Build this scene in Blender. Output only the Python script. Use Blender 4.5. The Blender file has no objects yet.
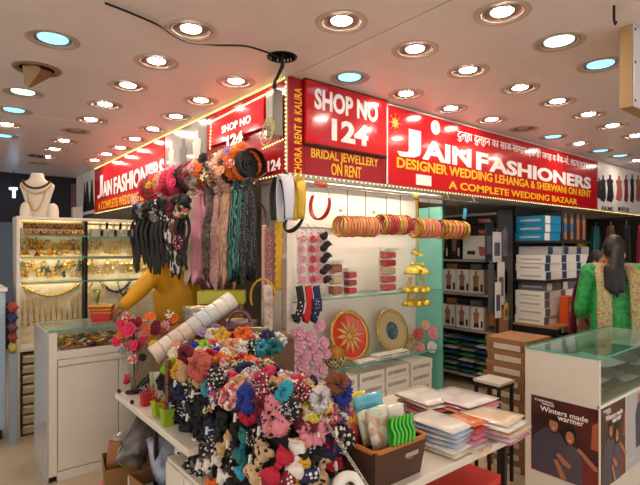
import bpy, bmesh, math, random
from mathutils import Vector, Matrix, Euler, noise
random.seed(7)
S = bpy.context.scene
COL = S.collection
PI = math.pi
# ---------------------------------------------------------------- camera, world, exposure
CAMH, FPX, HZ = 1.55, 482.0, 248.0
YAW = math.radians(38.9)
FW = Vector((math.sin(YAW), math.cos(YAW), 0)); RT = Vector((math.cos(YAW), -math.sin(YAW), 0)); UP = Vector((0, 0, 1))
cam_d = bpy.data.cameras.new('camera'); cam = bpy.data.objects.new('camera', cam_d); COL.objects.link(cam)
cam.location = (0, 0, CAMH); cam.rotation_euler = (PI/2, 0, -YAW)
cam_d.sensor_width = 36; cam_d.lens = FPX/640*36; cam_d.shift_y = 5.5/640; cam_d.clip_start = .05
S.camera = cam
W = bpy.data.worlds.new('market_hall'); S.world = W; W.use_nodes = True
W.node_tree.nodes['Background'].inputs[0].default_value = (1, .95, .9, 1)
W.node_tree.nodes['Background'].inputs[1].default_value = 1.1
S.view_settings.view_transform = 'Standard'; S.view_settings.look = 'None'
S.view_settings.gamma = 1; S.view_settings.use_curve_mapping = False
S.view_settings.exposure = 0.68
LAMP_WARM, LAMP_COOL, LED_POWER = 80.0, 1.3, 4.5

# ---------------------------------------------------------------- helpers
CEIL, CAN, FX, FY = 2.715, 2.04, 1.863, 2.672          # ceiling, canopy underside, fascia planes
def on(u, v, x=None, y=None, z=None, d=None):          # a point of the place seen in direction (u, v), at a known plane or distance
    q = FW + RT*((u-320)/FPX) + UP*((HZ-v)/FPX)
    if x is not None: t = x/q.x
    elif y is not None: t = y/q.y
    elif z is not None: t = (z-CAMH)/q.z
    else: t = d
    return Vector((0, 0, CAMH)) + q*t
def lin(c):
    if isinstance(c, str): c = [int(c[i:i+2], 16)/255 for i in (0, 2, 4)]
    return tuple(x/12.92 if x < .04045 else ((x+.055)/1.055)**2.4 for x in c) + (1,)
ORD = ['first', 'second', 'third', 'fourth', 'fifth', 'sixth', 'seventh', 'eighth', 'ninth', 'tenth', 'eleventh', 'twelfth', 'thirteenth', 'fourteenth', 'fifteenth', 'sixteenth', 'seventeenth', 'eighteenth', 'nineteenth', 'twentieth', 'twenty-first', 'twenty-second', 'twenty-third', 'twenty-fourth']

MATS = {}
def mat(name, col='cccccc', rough=.55, metal=0, col2=None, pat=None, scale=20, thr=.3, var=.08, bump=0, bscale=60, emit=0, ecol=None, coat=0, col3=None, rot=(0, 0, 0), soft=.03, sheen=0):
    if name in MATS: return MATS[name]
    m = bpy.data.materials.new(name); MATS[name] = m; m.use_nodes = True
    nt = m.node_tree; N = nt.nodes; L = nt.links; b = N['Principled BSDF']
    b.inputs['Roughness'].default_value = rough; b.inputs['Metallic'].default_value = metal
    if coat: b.inputs['Coat Weight'].default_value = coat; b.inputs['Coat Roughness'].default_value = .06
    if sheen: b.inputs['Sheen Weight'].default_value = sheen
    base = lin(col); b.inputs['Base Color'].default_value = base
    tc = N.new('ShaderNodeTexCoord'); mp = N.new('ShaderNodeMapping'); mp.inputs['Rotation'].default_value = rot
    L.new(tc.outputs['Object'], mp.inputs[0])
    def ramp(fac, stops):
        r = N.new('ShaderNodeValToRGB'); e = r.color_ramp.elements
        e[0].position, e[0].color = stops[0]; e[1].position, e[1].color = stops[-1]
        for p, c in stops[1:-1]: x = e.new(p); x.color = c
        L.new(fac, r.inputs[0]); return r.outputs[0]
    out = None
    if pat:
        c2 = lin(col2)
        if pat == 'dots':
            t = N.new('ShaderNodeTexVoronoi'); t.inputs['Scale'].default_value = scale; t.inputs['Randomness'].default_value = .45; L.new(mp.outputs[0], t.inputs[0])
            out = ramp(t.outputs['Distance'], [(thr, c2), (thr+soft, base)])
        elif pat == 'leopard':
            t = N.new('ShaderNodeTexVoronoi'); t.inputs['Scale'].default_value = scale; L.new(mp.outputs[0], t.inputs[0])
            out = ramp(t.outputs['Distance'], [(.0, lin(col3 or col2)), (.18, c2), (.34, c2), (.4, base), (1, base)])
        elif pat == 'stripes':
            t = N.new('ShaderNodeTexWave'); t.inputs['Scale'].default_value = scale; t.inputs['Distortion'].default_value = 0; L.new(mp.outputs[0], t.inputs[0])
            out = ramp(t.outputs['Fac'], [(thr, c2), (thr+soft, base)])
        elif pat == 'waves':
            t = N.new('ShaderNodeTexWave'); t.inputs['Scale'].default_value = scale; t.inputs['Distortion'].default_value = 6; L.new(mp.outputs[0], t.inputs[0])
            out = ramp(t.outputs['Fac'], [(thr, c2), (thr+.15, base)])
        elif pat == 'check':
            t = N.new('ShaderNodeTexChecker'); t.inputs['Scale'].default_value = scale; t.inputs[1].default_value = base; t.inputs[2].default_value = c2; L.new(mp.outputs[0], t.inputs[0]); out = t.outputs[0]
        elif pat == 'noise':
            t = N.new('ShaderNodeTexNoise'); t.inputs['Scale'].default_value = scale; t.inputs['Detail'].default_value = 4; L.new(mp.outputs[0], t.inputs[0])
            st = [(max(0, thr-.08), c2), (thr+.08, base)]
            if col3: st = [(thr-.1, c2), (thr, base), (thr+.12, lin(col3))]
            out = ramp(t.outputs['Fac'], st)
        elif pat == 'floral':
            t = N.new('ShaderNodeTexVoronoi'); t.inputs['Scale'].default_value = scale; L.new(mp.outputs[0], t.inputs[0])
            sp = N.new('ShaderNodeSeparateColor'); L.new(t.outputs['Color'], sp.inputs[0])
            r = N.new('ShaderNodeValToRGB'); r.color_ramp.interpolation = 'CONSTANT'; e = r.color_ramp.elements
            e[0].position = 0; e[0].color = base; e[1].position = .4; e[1].color = c2
            x = e.new(.72); x.color = lin(col3 or col)
            L.new(sp.outputs[0], r.inputs[0]); out = r.outputs[0]
    if var and not emit:
        t = N.new('ShaderNodeTexNoise'); t.inputs['Scale'].default_value = 6; t.inputs['Detail'].default_value = 5; L.new(tc.outputs['Object'], t.inputs[0])
        mr = N.new('ShaderNodeMapRange'); mr.inputs[1].default_value = .25; mr.inputs[2].default_value = .9; mr.inputs[3].default_value = 1-var; mr.inputs[4].default_value = 1+var*.5
        L.new(t.outputs['Fac'], mr.inputs[0])
        mx = N.new('ShaderNodeVectorMath'); mx.operation = 'MULTIPLY'
        if out is not None: L.new(out, mx.inputs[0])
        else: mx.inputs[0].default_value = base[:3]
        cb = N.new('ShaderNodeCombineXYZ')
        for i in range(3): L.new(mr.outputs[0], cb.inputs[i])
        L.new(cb.outputs[0], mx.inputs[1]); out = mx.outputs[0]
    if out is not None: L.new(out, b.inputs['Base Color'])
    if bump:
        t = N.new('ShaderNodeTexNoise'); t.inputs['Scale'].default_value = bscale; t.inputs['Detail'].default_value = 3; L.new(tc.outputs['Object'], t.inputs[0])
        bp = N.new('ShaderNodeBump'); bp.inputs['Strength'].default_value = bump; bp.inputs['Distance'].default_value = .01
        L.new(t.outputs['Fac'], bp.inputs['Height']); L.new(bp.outputs[0], b.inputs['Normal'])
    if emit:
        b.inputs['Emission Color'].default_value = lin(ecol or col); b.inputs['Emission Strength'].default_value = emit
    return m
def glass(name, col='f8fcfa', refl=.12, tint=.995):
    if name in MATS: return MATS[name]
    m = bpy.data.materials.new(name); MATS[name] = m; m.use_nodes = True
    nt = m.node_tree; N = nt.nodes; L = nt.links
    for n in list(N): N.remove(n)
    o = N.new('ShaderNodeOutputMaterial'); t = N.new('ShaderNodeBsdfTransparent'); g = N.new('ShaderNodeBsdfGlossy'); mx = N.new('ShaderNodeMixShader')
    c = lin(col); t.inputs[0].default_value = tuple(x*tint for x in c[:3]) + (1,); g.inputs['Roughness'].default_value = .05; g.inputs[0].default_value = (.9, 1, .97, 1)
    mx.inputs[0].default_value = refl
    L.new(t.outputs[0], mx.inputs[1]); L.new(g.outputs[0], mx.inputs[2]); L.new(mx.outputs[0], o.inputs[0]); return m

class MB:
    def __init__(s): s.v = []; s.f = []
    def add(s, vs, fs):
        n = len(s.v); s.v += [tuple(p) for p in vs]; s.f += [tuple(i+n for i in q) for q in fs]; return s
    def box(s, x0, x1, y0, y1, z0, z1, M=None):
        vs = [Vector(p) for p in ((x0, y0, z0), (x1, y0, z0), (x1, y1, z0), (x0, y1, z0), (x0, y0, z1), (x1, y0, z1), (x1, y1, z1), (x0, y1, z1))]
        if M: vs = [M @ p for p in vs]
        return s.add(vs, [(0, 3, 2, 1), (4, 5, 6, 7), (0, 1, 5, 4), (1, 2, 6, 5), (2, 3, 7, 6), (3, 0, 4, 7)])
    def tube(s, path, r, n=8, closed=False, cap=True, flat=None):
        path = [Vector(p) for p in path]; k = len(path); rr = r if isinstance(r, (list, tuple)) else [r]*k
        vs = []; nrm = None
        for i, p in enumerate(path):
            a = path[(i-1) % k] if (closed or i > 0) else p; b = path[(i+1) % k] if (closed or i < k-1) else p
            t = (b-a).normalized()
            if nrm is None:
                nrm = t.orthogonal().normalized()
                if flat is not None: nrm = (Vector(flat)-t*t.dot(Vector(flat))).normalized()
            else:
                nrm = (nrm-t*t.dot(nrm)); nrm = nrm.normalized() if nrm.length > 1e-6 else t.orthogonal().normalized()
            bi = t.cross(nrm)
            ra, rb = rr[i] if isinstance(rr[i], (list, tuple)) else (rr[i], rr[i])
            for j in range(n):
                an = 2*PI*j/n; vs.append(p+nrm*math.cos(an)*ra+bi*math.sin(an)*rb)
        fs = []
        for i in range(k if closed else k-1):
            for j in range(n):
                a = i*n+j; b = i*n+(j+1) % n; c = ((i+1) % k)*n+(j+1) % n; d = ((i+1) % k)*n+j; fs.append((a, b, c, d))
        if cap and not closed: fs += [tuple(range(n))[::-1], tuple((k-1)*n+j for j in range(n))]
        return s.add(vs, fs)
    def lathe(s, prof, n=20, c=(0, 0, 0), M=None, cap=False):
        vs = []; k = len(prof)
        for r, z in prof:
            for j in range(n):
                a = 2*PI*j/n; p = Vector((c[0]+r*math.cos(a), c[1]+r*math.sin(a), c[2]+z)); vs.append(M @ p if M else p)
        fs = [(i*n+j, i*n+(j+1) % n, (i+1)*n+(j+1) % n, (i+1)*n+j) for i in range(k-1) for j in range(n)]
        if cap: fs += [tuple(range(n))[::-1], tuple((k-1)*n+j for j in range(n))]
        return s.add(vs, fs)
    def ball(s, c, r, n=10, m=6, M=None):
        rx, ry, rz = r if isinstance(r, (tuple, list)) else (r, r, r); vs = []; fs = []
        for i in range(m+1):
            t = PI*i/m
            for j in range(n):
                a = 2*PI*j/n; p = Vector((rx*math.sin(t)*math.cos(a), ry*math.sin(t)*math.sin(a), rz*math.cos(t)))
                if M: p = M @ p
                vs.append(Vector(c)+p)
        for i in range(m):
            for j in range(n): fs.append((i*n+j, (i+1)*n+j, (i+1)*n+(j+1) % n, i*n+(j+1) % n))
        return s.add(vs, fs)
    def torus(s, R, r, n=24, m=8, c=(0, 0, 0), M=None, sz=1):
        vs = []; fs = []
        for i in range(n):
            a = 2*PI*i/n
            for j in range(m):
                b = 2*PI*j/m; p = Vector(((R+r*math.cos(b))*math.cos(a), (R+r*math.cos(b))*math.sin(a), r*sz*math.sin(b)))
                if M: p = M @ p
                vs.append(p+Vector(c))
        for i in range(n):
            for j in range(m): fs.append((i*m+j, ((i+1) % n)*m+j, ((i+1) % n)*m+(j+1) % m, i*m+(j+1) % m))
        return s.add(vs, fs)
    def prism(s, poly, t, M=None):                    # polygon in local XZ, thickness along +Y
        k = len(poly); vs = [Vector((x, 0, z)) for x, z in poly]+[Vector((x, t, z)) for x, z in poly]
        if M: vs = [M @ p for p in vs]
        return s.add(vs, [tuple(range(k)), tuple(range(2*k-1, k-1, -1))]+[(i, i+k, (i+1) % k+k, (i+1) % k) for i in range(k)])
    def crumple(s, amp, freq, seed=0):
        for i, p in enumerate(s.v):
            q = Vector(p); s.v[i] = tuple(q+noise.noise_vector(q*freq+Vector((seed*7.3, seed*3.1, 0)))*amp+noise.noise_vector(q*freq*2.3+Vector((0, seed*5.7, 9)))*amp*.5)
        return s
    def mesh(s, name, smooth=False):
        me = bpy.data.meshes.new(name); me.from_pydata(s.v, [], s.f)
        bm = bmesh.new(); bm.from_mesh(me); bmesh.ops.recalc_face_normals(bm, faces=bm.faces); bm.to_mesh(me); bm.free()
        if smooth: me.polygons.foreach_set('use_smooth', [True]*len(me.polygons))
        me.update(); return me
def link(name, me, m, parent=None, loc=None, rot=None, scale=None):
    o = bpy.data.objects.new(name, me); COL.objects.link(o)
    if m is not None and me is not None:
        if not me.materials: me.materials.append(None)
        o.material_slots[0].link = 'OBJECT'; o.material_slots[0].material = m
    if parent: o.parent = parent
    if loc is not None: o.location = loc
    if rot is not None: o.rotation_euler = rot
    if scale is not None: o.scale = scale if hasattr(scale, '__len__') else (scale,)*3
    return o
def ob(name, mb, m, parent=None, smooth=False, bev=0, **k):
    o = link(name, mb.mesh(name, smooth), m, parent, **k)
    if bev: md = o.modifiers.new('bevel', 'BEVEL'); md.width = bev; md.segments = 2; md.limit_method = 'ANGLE'
    return o
def tag(o, label, cat, group=None):
    o['label'] = label; o['category'] = cat
    if group: o['group'] = group
    return o
def thing(name, label, cat, group=None, loc=(0, 0, 0), rot=None):
    o = bpy.data.objects.new(name, None); COL.objects.link(o); o.location = loc; o.empty_display_size = .05
    if rot is not None: o.rotation_euler = rot
    return tag(o, label, cat, group)
def struct(o): o['kind'] = 'structure'; return o
def BX(*a): return MB().box(*a)
def align(n, up=(0, 0, 1)):                           # rotation that takes +Z to n
    return Vector(n).to_track_quat('Z', 'Y').to_matrix().to_4x4()

# ---------------------------------------------------------------- materials
m_white = mat('white_laminate', 'd9d2c4', .35, var=.05, coat=.2)
m_plaster = mat('white_panel', 'e6e0d6', .6, var=.04)
m_ceil = mat('ceiling_sheet', 'e4dad9', .38, var=.06)
m_dark = mat('dark_void', '0c0b0b', .8)
m_red = mat('red_acrylic', 'c0101c', .16, var=.05, coat=.5)
m_red2 = mat('deep_red_acrylic', '9a0d1c', .2, var=.08, coat=.4)
m_wtxt = mat('white_print', 'f4ece8', .4, var=0)
m_ytxt = mat('yellow_print', 'f2b60a', .4, var=0)
m_black = mat('black_plastic', '080808', .4, var=.1)
m_bcloth = mat('black_cloth', '0a0a0b', .9, bump=.3)
m_steel = mat('brushed_steel', 'b8b6b0', .3, 1, var=.1)
m_iron = mat('dark_iron', '2a2522', .5, .6)
m_gold = mat('gold_metal', 'd8b04a', .3, .85, var=.15)
m_gold2 = mat('pale_gold', 'dcb766', .32, .9, var=.15)
m_glass = glass('clear_glass'); m_tealglass = glass('teal_glass', 'b0e6dc', .22, .98)
m_edge = mat('green_glass_edge', '4fa898', .2, var=0)
m_card = mat('cardboard', '8a6238', .8, var=.15, bump=.1)
m_paper = mat('white_paper', 'e9e5dc', .6, var=.05)
m_wood = mat('varnished_wood', '8a5a2a', .4, col2='6a3f1a', pat='waves', scale=4, thr=.4)
m_skin = mat('skin', '9a6646', .5, var=.06)
m_hair = mat('black_hair', '0b0807', .45, bump=.6, bscale=120)

# text fitted into a rectangle: origin o (lower left), ux along the reading direction, uz up, n outward
TXT = {}
def text_mesh(s, bold, space=1.0):
    k = (s, bold, space)
    if k in TXT: return TXT[k]
    cu = bpy.data.curves.new('lettering', 'FONT'); cu.body = s; cu.offset = bold; cu.extrude = .01; cu.resolution_u = 3; cu.space_character = space
    o = bpy.data.objects.new('lettering', cu); COL.objects.link(o)
    dg = bpy.context.evaluated_depsgraph_get(); me = bpy.data.meshes.new_from_object(o.evaluated_get(dg))
    bpy.data.objects.remove(o); bpy.data.curves.remove(cu)
    vs = [v.co.copy() for v in me.vertices]
    x0 = min(v.x for v in vs); x1 = max(v.x for v in vs); y0 = min(v.y for v in vs); y1 = max(v.y for v in vs)
    r = ([((v.x-x0)/(x1-x0), (v.y-y0)/(y1-y0), 1 if v.z > 0 else 0) for v in vs], [tuple(p.vertices) for p in me.polygons])
    bpy.data.meshes.remove(me); TXT[k] = r; return r
def lettering(s, o, ux, uz, n, m, parent, bold=.02, name='lettering', space=1.0, off=.004):
    vs, fs = text_mesh(s, bold, space); o = Vector(o); n = Vector(n)
    P = [o+Vector(ux)*x+Vector(uz)*y+n*(off*(.4+.6*z)) for x, y, z in vs]
    if bold < .028 or len(s) > 12:                    # fine print stays one part, large letters are parts of their own
        me = bpy.data.meshes.new(name); me.from_pydata(P, [], fs); me.update(); q = link(name, me, m, parent)
        q['kind'] = 'stuff'; return [q]
    par = list(range(len(P)))
    def find(a):
        while par[a] != a: par[a] = par[par[a]]; a = par[a]
        return a
    for i, a in enumerate(vs):
        for j in range(i):
            if abs(a[0]-vs[j][0]) < 1e-5 and abs(a[1]-vs[j][1]) < 1e-5: par[find(i)] = find(j)
    for f in fs:
        for i in f[1:]: par[find(i)] = find(f[0])
    gr = {}
    for f in fs: gr.setdefault(find(f[0]), []).append(f)
    out = []
    for g in gr.values():
        ids = sorted({i for f in g for i in f}); mp = {a: b for b, a in enumerate(ids)}
        me = bpy.data.meshes.new('letter'); me.from_pydata([P[i] for i in ids], [], [tuple(mp[i] for i in f) for f in g]); me.update()
        out.append(link('letter', me, m, parent))
    return out
def rect_y(uL, uR, vT, vB, y):                        # rectangle on a plane y = const, heights read at its left edge
    a = on(uL, vT, y=y); b = on(uL, vB, y=y); c = on(uR, vT, y=y); return a.x, c.x, b.z, a.z
def rect_x(uL, uR, vT, vB, x):                        # on a plane x = const seen from -x: far edge is on the left
    a = on(uL, vT, x=x); b = on(uL, vB, x=x); c = on(uR, vT, x=x); return a.y, c.y, b.z, a.z
def text_y(s, uL, uR, vT, vB, y, m, parent, **k):
    x0, x1, z0, z1 = rect_y(uL, uR, vT, vB, y); return lettering(s, (x0, y, z0), (x1-x0, 0, 0), (0, 0, z1-z0), (0, -1, 0), m, parent, **k)
def text_x(s, uL, uR, vT, vB, x, m, parent, **k):
    y0, y1, z0, z1 = rect_x(uL, uR, vT, vB, x); return lettering(s, (x, y0, z0), (0, y1-y0, 0), (0, 0, z1-z0), (-1, 0, 0), m, parent, **k)
# ================================================================ the setting
fl = ob('floor', BX(-5, 12, -4, 12, -.06, 0), mat('floor_tile', 'c9b698', .3, var=.1, coat=.15)); struct(fl)
w = ob('wall_back', BX(-5, 10, 8.8, 8.95, 0, CEIL), mat('dark_navy_wall', '14151c', .7)); struct(w)
w = ob('wall_right', BX(9.6, 9.75, -4, 8, 0, CEIL), mat('dim_wall', '3a302a', .8)); struct(w)
w = ob('wall_inside', BX(7.9, 8.0, 3.6, 8.0, 0, CAN), mat('shop_inner_wall', '8d8274', .7)); struct(w)
w = ob('wall_inner_back', BX(1.95, 8.0, 4.9, 5.0, 0, CAN), mat('shop_inner_wall')); struct(w)
# downlights: (u, v, kind, which)
ROWS = [
 ('in the row along the right sign', 'from the shop corner', [(349.5, 78, 'c'), (406, 94.5, 'w'), (451, 109, 'w'), (491.5, 120, 'w'), (523, 129, 'o'), (553, 137, 'c'), (579, 144, 'w'), (600.5, 151, 'c'), (620, 156, 'c'), (637, 161, 'w')]),
 ('in the middle row, right aisle', 'counting from the viewer', [(341.6, 22, 'w'), (415, 50, 'w'), (468, 71, 'w'), (520, 88.5, 'w'), (557.5, 102, 'w'), (588.5, 115, 'w'), (612.5, 126, 'w'), (636, 136, 'w')]),
 ('in the outer row, right aisle', 'counting from the viewer', [(502, 13, 'w'), (559, 42, 'g'), (600.5, 65, 'c')]),
 ('in the row along the left sign', 'from the shop corner', [(236, 82, 'w'), (201, 101, 'w'), (176, 117, 'w'), (153, 129.5, 'w'), (135, 139.5, 'w'), (120, 148, 'w'), (106.6, 154.5, 'w'), (94.5, 160.5, 'w')]),
 ('in the middle row, left aisle', 'counting from the viewer', [(191, 30, 'w'), (156.5, 62, 'w'), (128, 86, 'w'), (105, 105, 'w'), (91, 120, 'w'), (76, 131, 'o'), (64, 141, 'w'), (55, 149.5, 'w'), (46, 157, 'w'), (38, 163, 'o')]),
 ('in the outer row, left aisle', 'counting from the viewer', [(53, 39.5, 'c'), (23, 92.5, 'g'), (14, 110.5, 'c'), (7, 125, 'w'), (3, 136, 'c')]),
]
lights = []
for row, frm, ls in ROWS:
    for i, (u, v, k) in enumerate(ls): lights.append((on(u, v, z=CEIL), k, row, frm, i))
# the same grid goes on over the aisle outside the picture
for x, y in ((.6, .6), (-.6, .6), (.6, -.7), (-.6, 1.8), (1.9, -.3), (3.1, .2)):
    lights.append((Vector((x, y, CEIL)), 'w', 'over the aisle outside the picture, nearest the viewer', '', len(lights)))
hole_c = on(282, 57, z=CEIL); drop_c = on(37, 69, z=CEIL); slot_c = on(37, 156, z=CEIL)
cut = MB()
for p, *_ in lights: cut.lathe([(.098, -.03), (.098, .09)], 28, (p.x, p.y, CEIL), cap=True)
for p, r in ((hole_c, .088), (drop_c, .105)): cut.lathe([(r, -.03), (r, .09)], 28, (p.x, p.y, CEIL), cap=True)
cuto = link('cutter', cut.mesh('cutter'), None)
ceil = ob('ceiling', BX(-5, 10, -4, 9, CEIL+.1, CEIL+.14), m_dark); struct(ceil)  # dark slab added above the panels to block light
for x0, x1, y0, y1 in ((-5, 1.895, -4, 4.885), (1.905, 10, -4, 4.885), (-5, 1.895, 4.895, 9)):
    p = ob('ceiling_panel', BX(x0, x1, y0, y1, CEIL, CEIL+.02), m_ceil)
    md = p.modifiers.new('holes', 'BOOLEAN'); md.object = cuto; md.operation = 'DIFFERENCE'; md.solver = 'EXACT'
    dg = bpy.context.evaluated_depsgraph_get(); me = bpy.data.meshes.new_from_object(p.evaluated_get(dg))
    p.modifiers.clear(); p.data = me; p.parent = ceil
    p.material_slots[0].link = 'OBJECT'; p.material_slots[0].material = m_ceil
bpy.data.objects.remove(cuto)
ring = MB().lathe([(.092, .004), (.1, -.003), (.106, -.003), (.107, .0), (.11, .0), (.112, -.004), (.126, -.006), (.136, -.004), (.138, 0)], 36).mesh('trim_ring', False)
ring.materials.append(None)
cone = MB().lathe([(.094, .0), (.09, .008), (.06, .006), (.056, .004), (.054, .02)], 28).lathe([(.097, .0), (.097, .058), (.0, .058)], 28).mesh('reflector', True)
lamp = MB().lathe([(0, -.001), (.04, .0), (.05, .003), (.053, .008), (.053, .05), (0, .052)], 24).mesh('lamp', True)
lampc = MB().lathe([(0, -.001), (.06, -.001), (.077, .002), (.08, .015), (0, .016)], 28).mesh('lamp', True)
m_ring = mat('cream_trim', 'b8a598', .4, var=.05); m_refl = mat('satin_reflector', '7d6a60', .45, .3, var=0)
m_lw = mat('warm_lamp', 'ffe3c0', emit=LAMP_WARM, ecol='ffe9d6'); m_lc = mat('cool_lamp', 'cfeaff', emit=LAMP_COOL, ecol='6cc8ec', pat=None)
m_lg = mat('white_lamp', 'e6fff0', emit=LAMP_COOL*1.3, ecol='c4f4dc'); m_lo = mat('unlit_lamp', 'b9aca0', .5)
KIND = {'w': ('warm white', m_lw, lamp), 'c': ('cool blue', m_lc, lampc), 'g': ('pale greenish', m_lg, lampc), 'o': ('unlit', m_lo, lamp)}
for p, k, row, frm, i in lights:
    nm, lm, me = KIND[k]
    out = not frm
    lab = f'{nm} round downlight {row}, {ORD[i % 6]} of six' if out else f'{nm} round downlight, {ORD[i]} {frm} {row}'
    t = thing('ceiling_downlight', lab, 'ceiling light', 'downlights outside the picture' if out else 'round ceiling downlights', p)
    link('trim_ring', ring, m_ring, t); link('reflector', cone, m_refl, t); link('lamp', me, lm, t)
# open hole with wire, dropped fitting, slot
t = thing('ceiling_hole', 'round black open hole in the ceiling where the cable drops', 'ceiling hole', loc=(hole_c.x, hole_c.y, CEIL))
ob('rim', MB().torus(.09, .004, 28, 6, (0, 0, 0)), m_black, t, True)
ob('cavity', MB().lathe([(.088, 0), (.088, .07), (0, .075)], 24), m_dark, t)
t = thing('dropped_fitting', 'loose brown lamp fitting hanging askew out of its ceiling hole', 'ceiling fitting', loc=(drop_c.x, drop_c.y, CEIL))
ob('trim_ring', MB().lathe([(.1, .0), (.108, -.008), (.14, -.006), (.142, 0)], 28), mat('stained_trim', '8f7355', .5, var=.3), t, True)
ob('cavity', MB().lathe([(.104, 0), (.104, .08), (0, .085)], 24), m_dark, t)
M = Matrix.Rotation(.55, 4, 'X') @ Matrix.Rotation(.35, 4, 'Y')
ob('hanging_can', MB().lathe([(.085, .03), (.082, -.02), (.02, -.13), (0, -.135)], 4, M=M), mat('tarnished_can', '8a6a42', .45, .3, var=.3), t)
ob('vent_slot', MB().lathe([(.0, -.003), (.1, -.004), (.11, 0)], 18), m_black, None, loc=(slot_c.x, slot_c.y, CEIL)); tag(bpy.data.objects['vent_slot'], 'dark oval slot in the ceiling above the necklace bust', 'ceiling vent')
# cable across the ceiling and down to the sign
pts = [on(105, 3, z=CEIL-.012), on(128, 12, z=CEIL-.014), on(160, 26, z=CEIL-.014), on(185, 41, z=CEIL-.02), on(215, 45, z=CEIL-.03), on(245, 46, z=CEIL-.03), on(266, 52, z=CEIL-.03), on(280, 57, z=CEIL+.03)]
def spline(pts, n=6):
    pts = [Vector(p) for p in pts]; o = []
    for i in range(len(pts)-1):
        a = pts[max(i-1, 0)]; b = pts[i]; c = pts[i+1]; d = pts[min(i+2, len(pts)-1)]
        for j in range(n):
            t = j/n; o.append(.5*((2*b)+(c-a)*t+(2*a-5*b+4*c-d)*t*t+(3*b-a-3*c+d)*t**3))
    return o+[pts[-1]]
tag(ob('ceiling_cable', MB().tube(spline(pts), .0055, 6), m_iron, smooth=True), 'thin dark cable sagging across the ceiling to the open hole', 'cable')
jb = on(275, 112, x=FX-.06)
t = thing('junction_box', 'grey metal junction box hung by a dark cable at the shop corner', 'junction box', loc=jb)
ob('box_body', BX(-.04, .03, -.05, .05, -.17, .14), mat('grey_box', '77736b', .4, .4), t, bev=.006)
ob('cover', BX(-.046, -.04, -.04, .04, -.13, .1), mat('grey_box_cover', '8d8a80', .35, .4), t, bev=.002)
ob('cable', MB().tube([(hole_c.x-jb.x, hole_c.y-jb.y, CEIL-jb.z+.05), (hole_c.x-jb.x+.01, hole_c.y-jb.y+.01, CEIL-jb.z-.05), (0, .01, .2), (0, 0, .13)], .012, 8), m_iron, t, True)
for i in range(3): ob('coil', MB().torus(.05+.01*i, .005, 20, 6, (-.055, .02*i-.02, -.1-.03*i), Matrix.Rotation(1.3+.2*i, 4, 'Y')), mat('coil_wire', 'b9a66a', .4), t, True)

# canopy over the shop with its lettered fascias
can = ob('canopy_ceiling', BX(FX, 8.6, FY, 8.7, CAN, CEIL-.002), mat('canopy_board', 'd6ccbf', .5, var=.05)); struct(can)
can.name = 'canopy_box'
ob('edge_rail', BX(FX-.012, FX, FY-.012, 8.6, CAN-.012, CAN+.02), m_steel, can); ob('edge_rail', BX(FX-.012, 8.6, FY-.012, FY, CAN-.012, CAN+.02), m_steel, can)
yy = FY
def panel_y(name, label, cat, uL, uR, vT, vB, th, m, y=FY, z0=None, z1=None, bev=.003):
    x0, x1, a, b = rect_y(uL, uR, vT, vB, y); a = a if z0 is None else z0; b = b if z1 is None else z1
    t = thing(name, label, cat, loc=(x0, y, a)); o = ob('board', BX(0, x1-x0, -th, 0, 0, b-a), m, t, bev=bev); return t, (x0, x1, a, b)
def keep(o, t):                                       # parent keeping world place
    for q in (o if isinstance(o, list) else [o]): q.parent = t; q.matrix_parent_inverse = Matrix.Translation(-t.location)
    return o
t, r = panel_y('corner_sign', 'narrow dark red corner sign with upright yellow lettering', 'sign', 287.5, 303.5, 75, 175, .012, m_red2, z0=CAN+.02, z1=CEIL-.004)
x0 = on(294, 100, y=FY-.012).x; x1 = on(301.5, 100, y=FY-.012).x; zb = on(294, 174, y=FY-.012).z; zt = on(294, 87, y=FY-.012).z
keep(lettering('CHORA RENT & KALIRA', (x1, FY-.012, zb), (0, 0, zt-zb), (-(x1-x0), 0, 0), (0, -1, 0), m_ytxt, None, bold=.02, space=1.1), t)
t, r = panel_y('bridal_rental_sign', 'dark red strip sign for bridal jewellery under the shop number board', 'sign', 303.5, 384, 140, 177, .014, m_red2, z0=CAN+.02, z1=CEIL-.004)
keep(text_y('BRIDAL JEWELLERY', 311, 378, 148, 160, FY-.014, m_ytxt, None, bold=.015), t); keep(text_y('ON RENT', 331, 361, 163, 175, FY-.014, m_ytxt, None, bold=.015), t)
t, r = panel_y('shop_number_board', 'glossy red board reading shop number 124 on the right of the corner', 'sign', 304, 384, 80, 143, .03, m_red, y=FY-.02)
ob('edge_frame', BX(-.008, r[1]-r[0]+.008, -.025, .004, -.012, 0), m_iron, t); ob('edge_frame', BX(-.008, r[1]-r[0]+.008, -.025, .004, r[3]-r[2], r[3]-r[2]+.008), m_iron, t)
keep(text_y('SHOP NO', 314.3, 377.6, 87.5, 108.5, FY-.05, m_wtxt, None, bold=.035), t); keep(text_y('124', 331.5, 368, 118, 140, FY-.05, m_wtxt, None, bold=.04), t)
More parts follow.
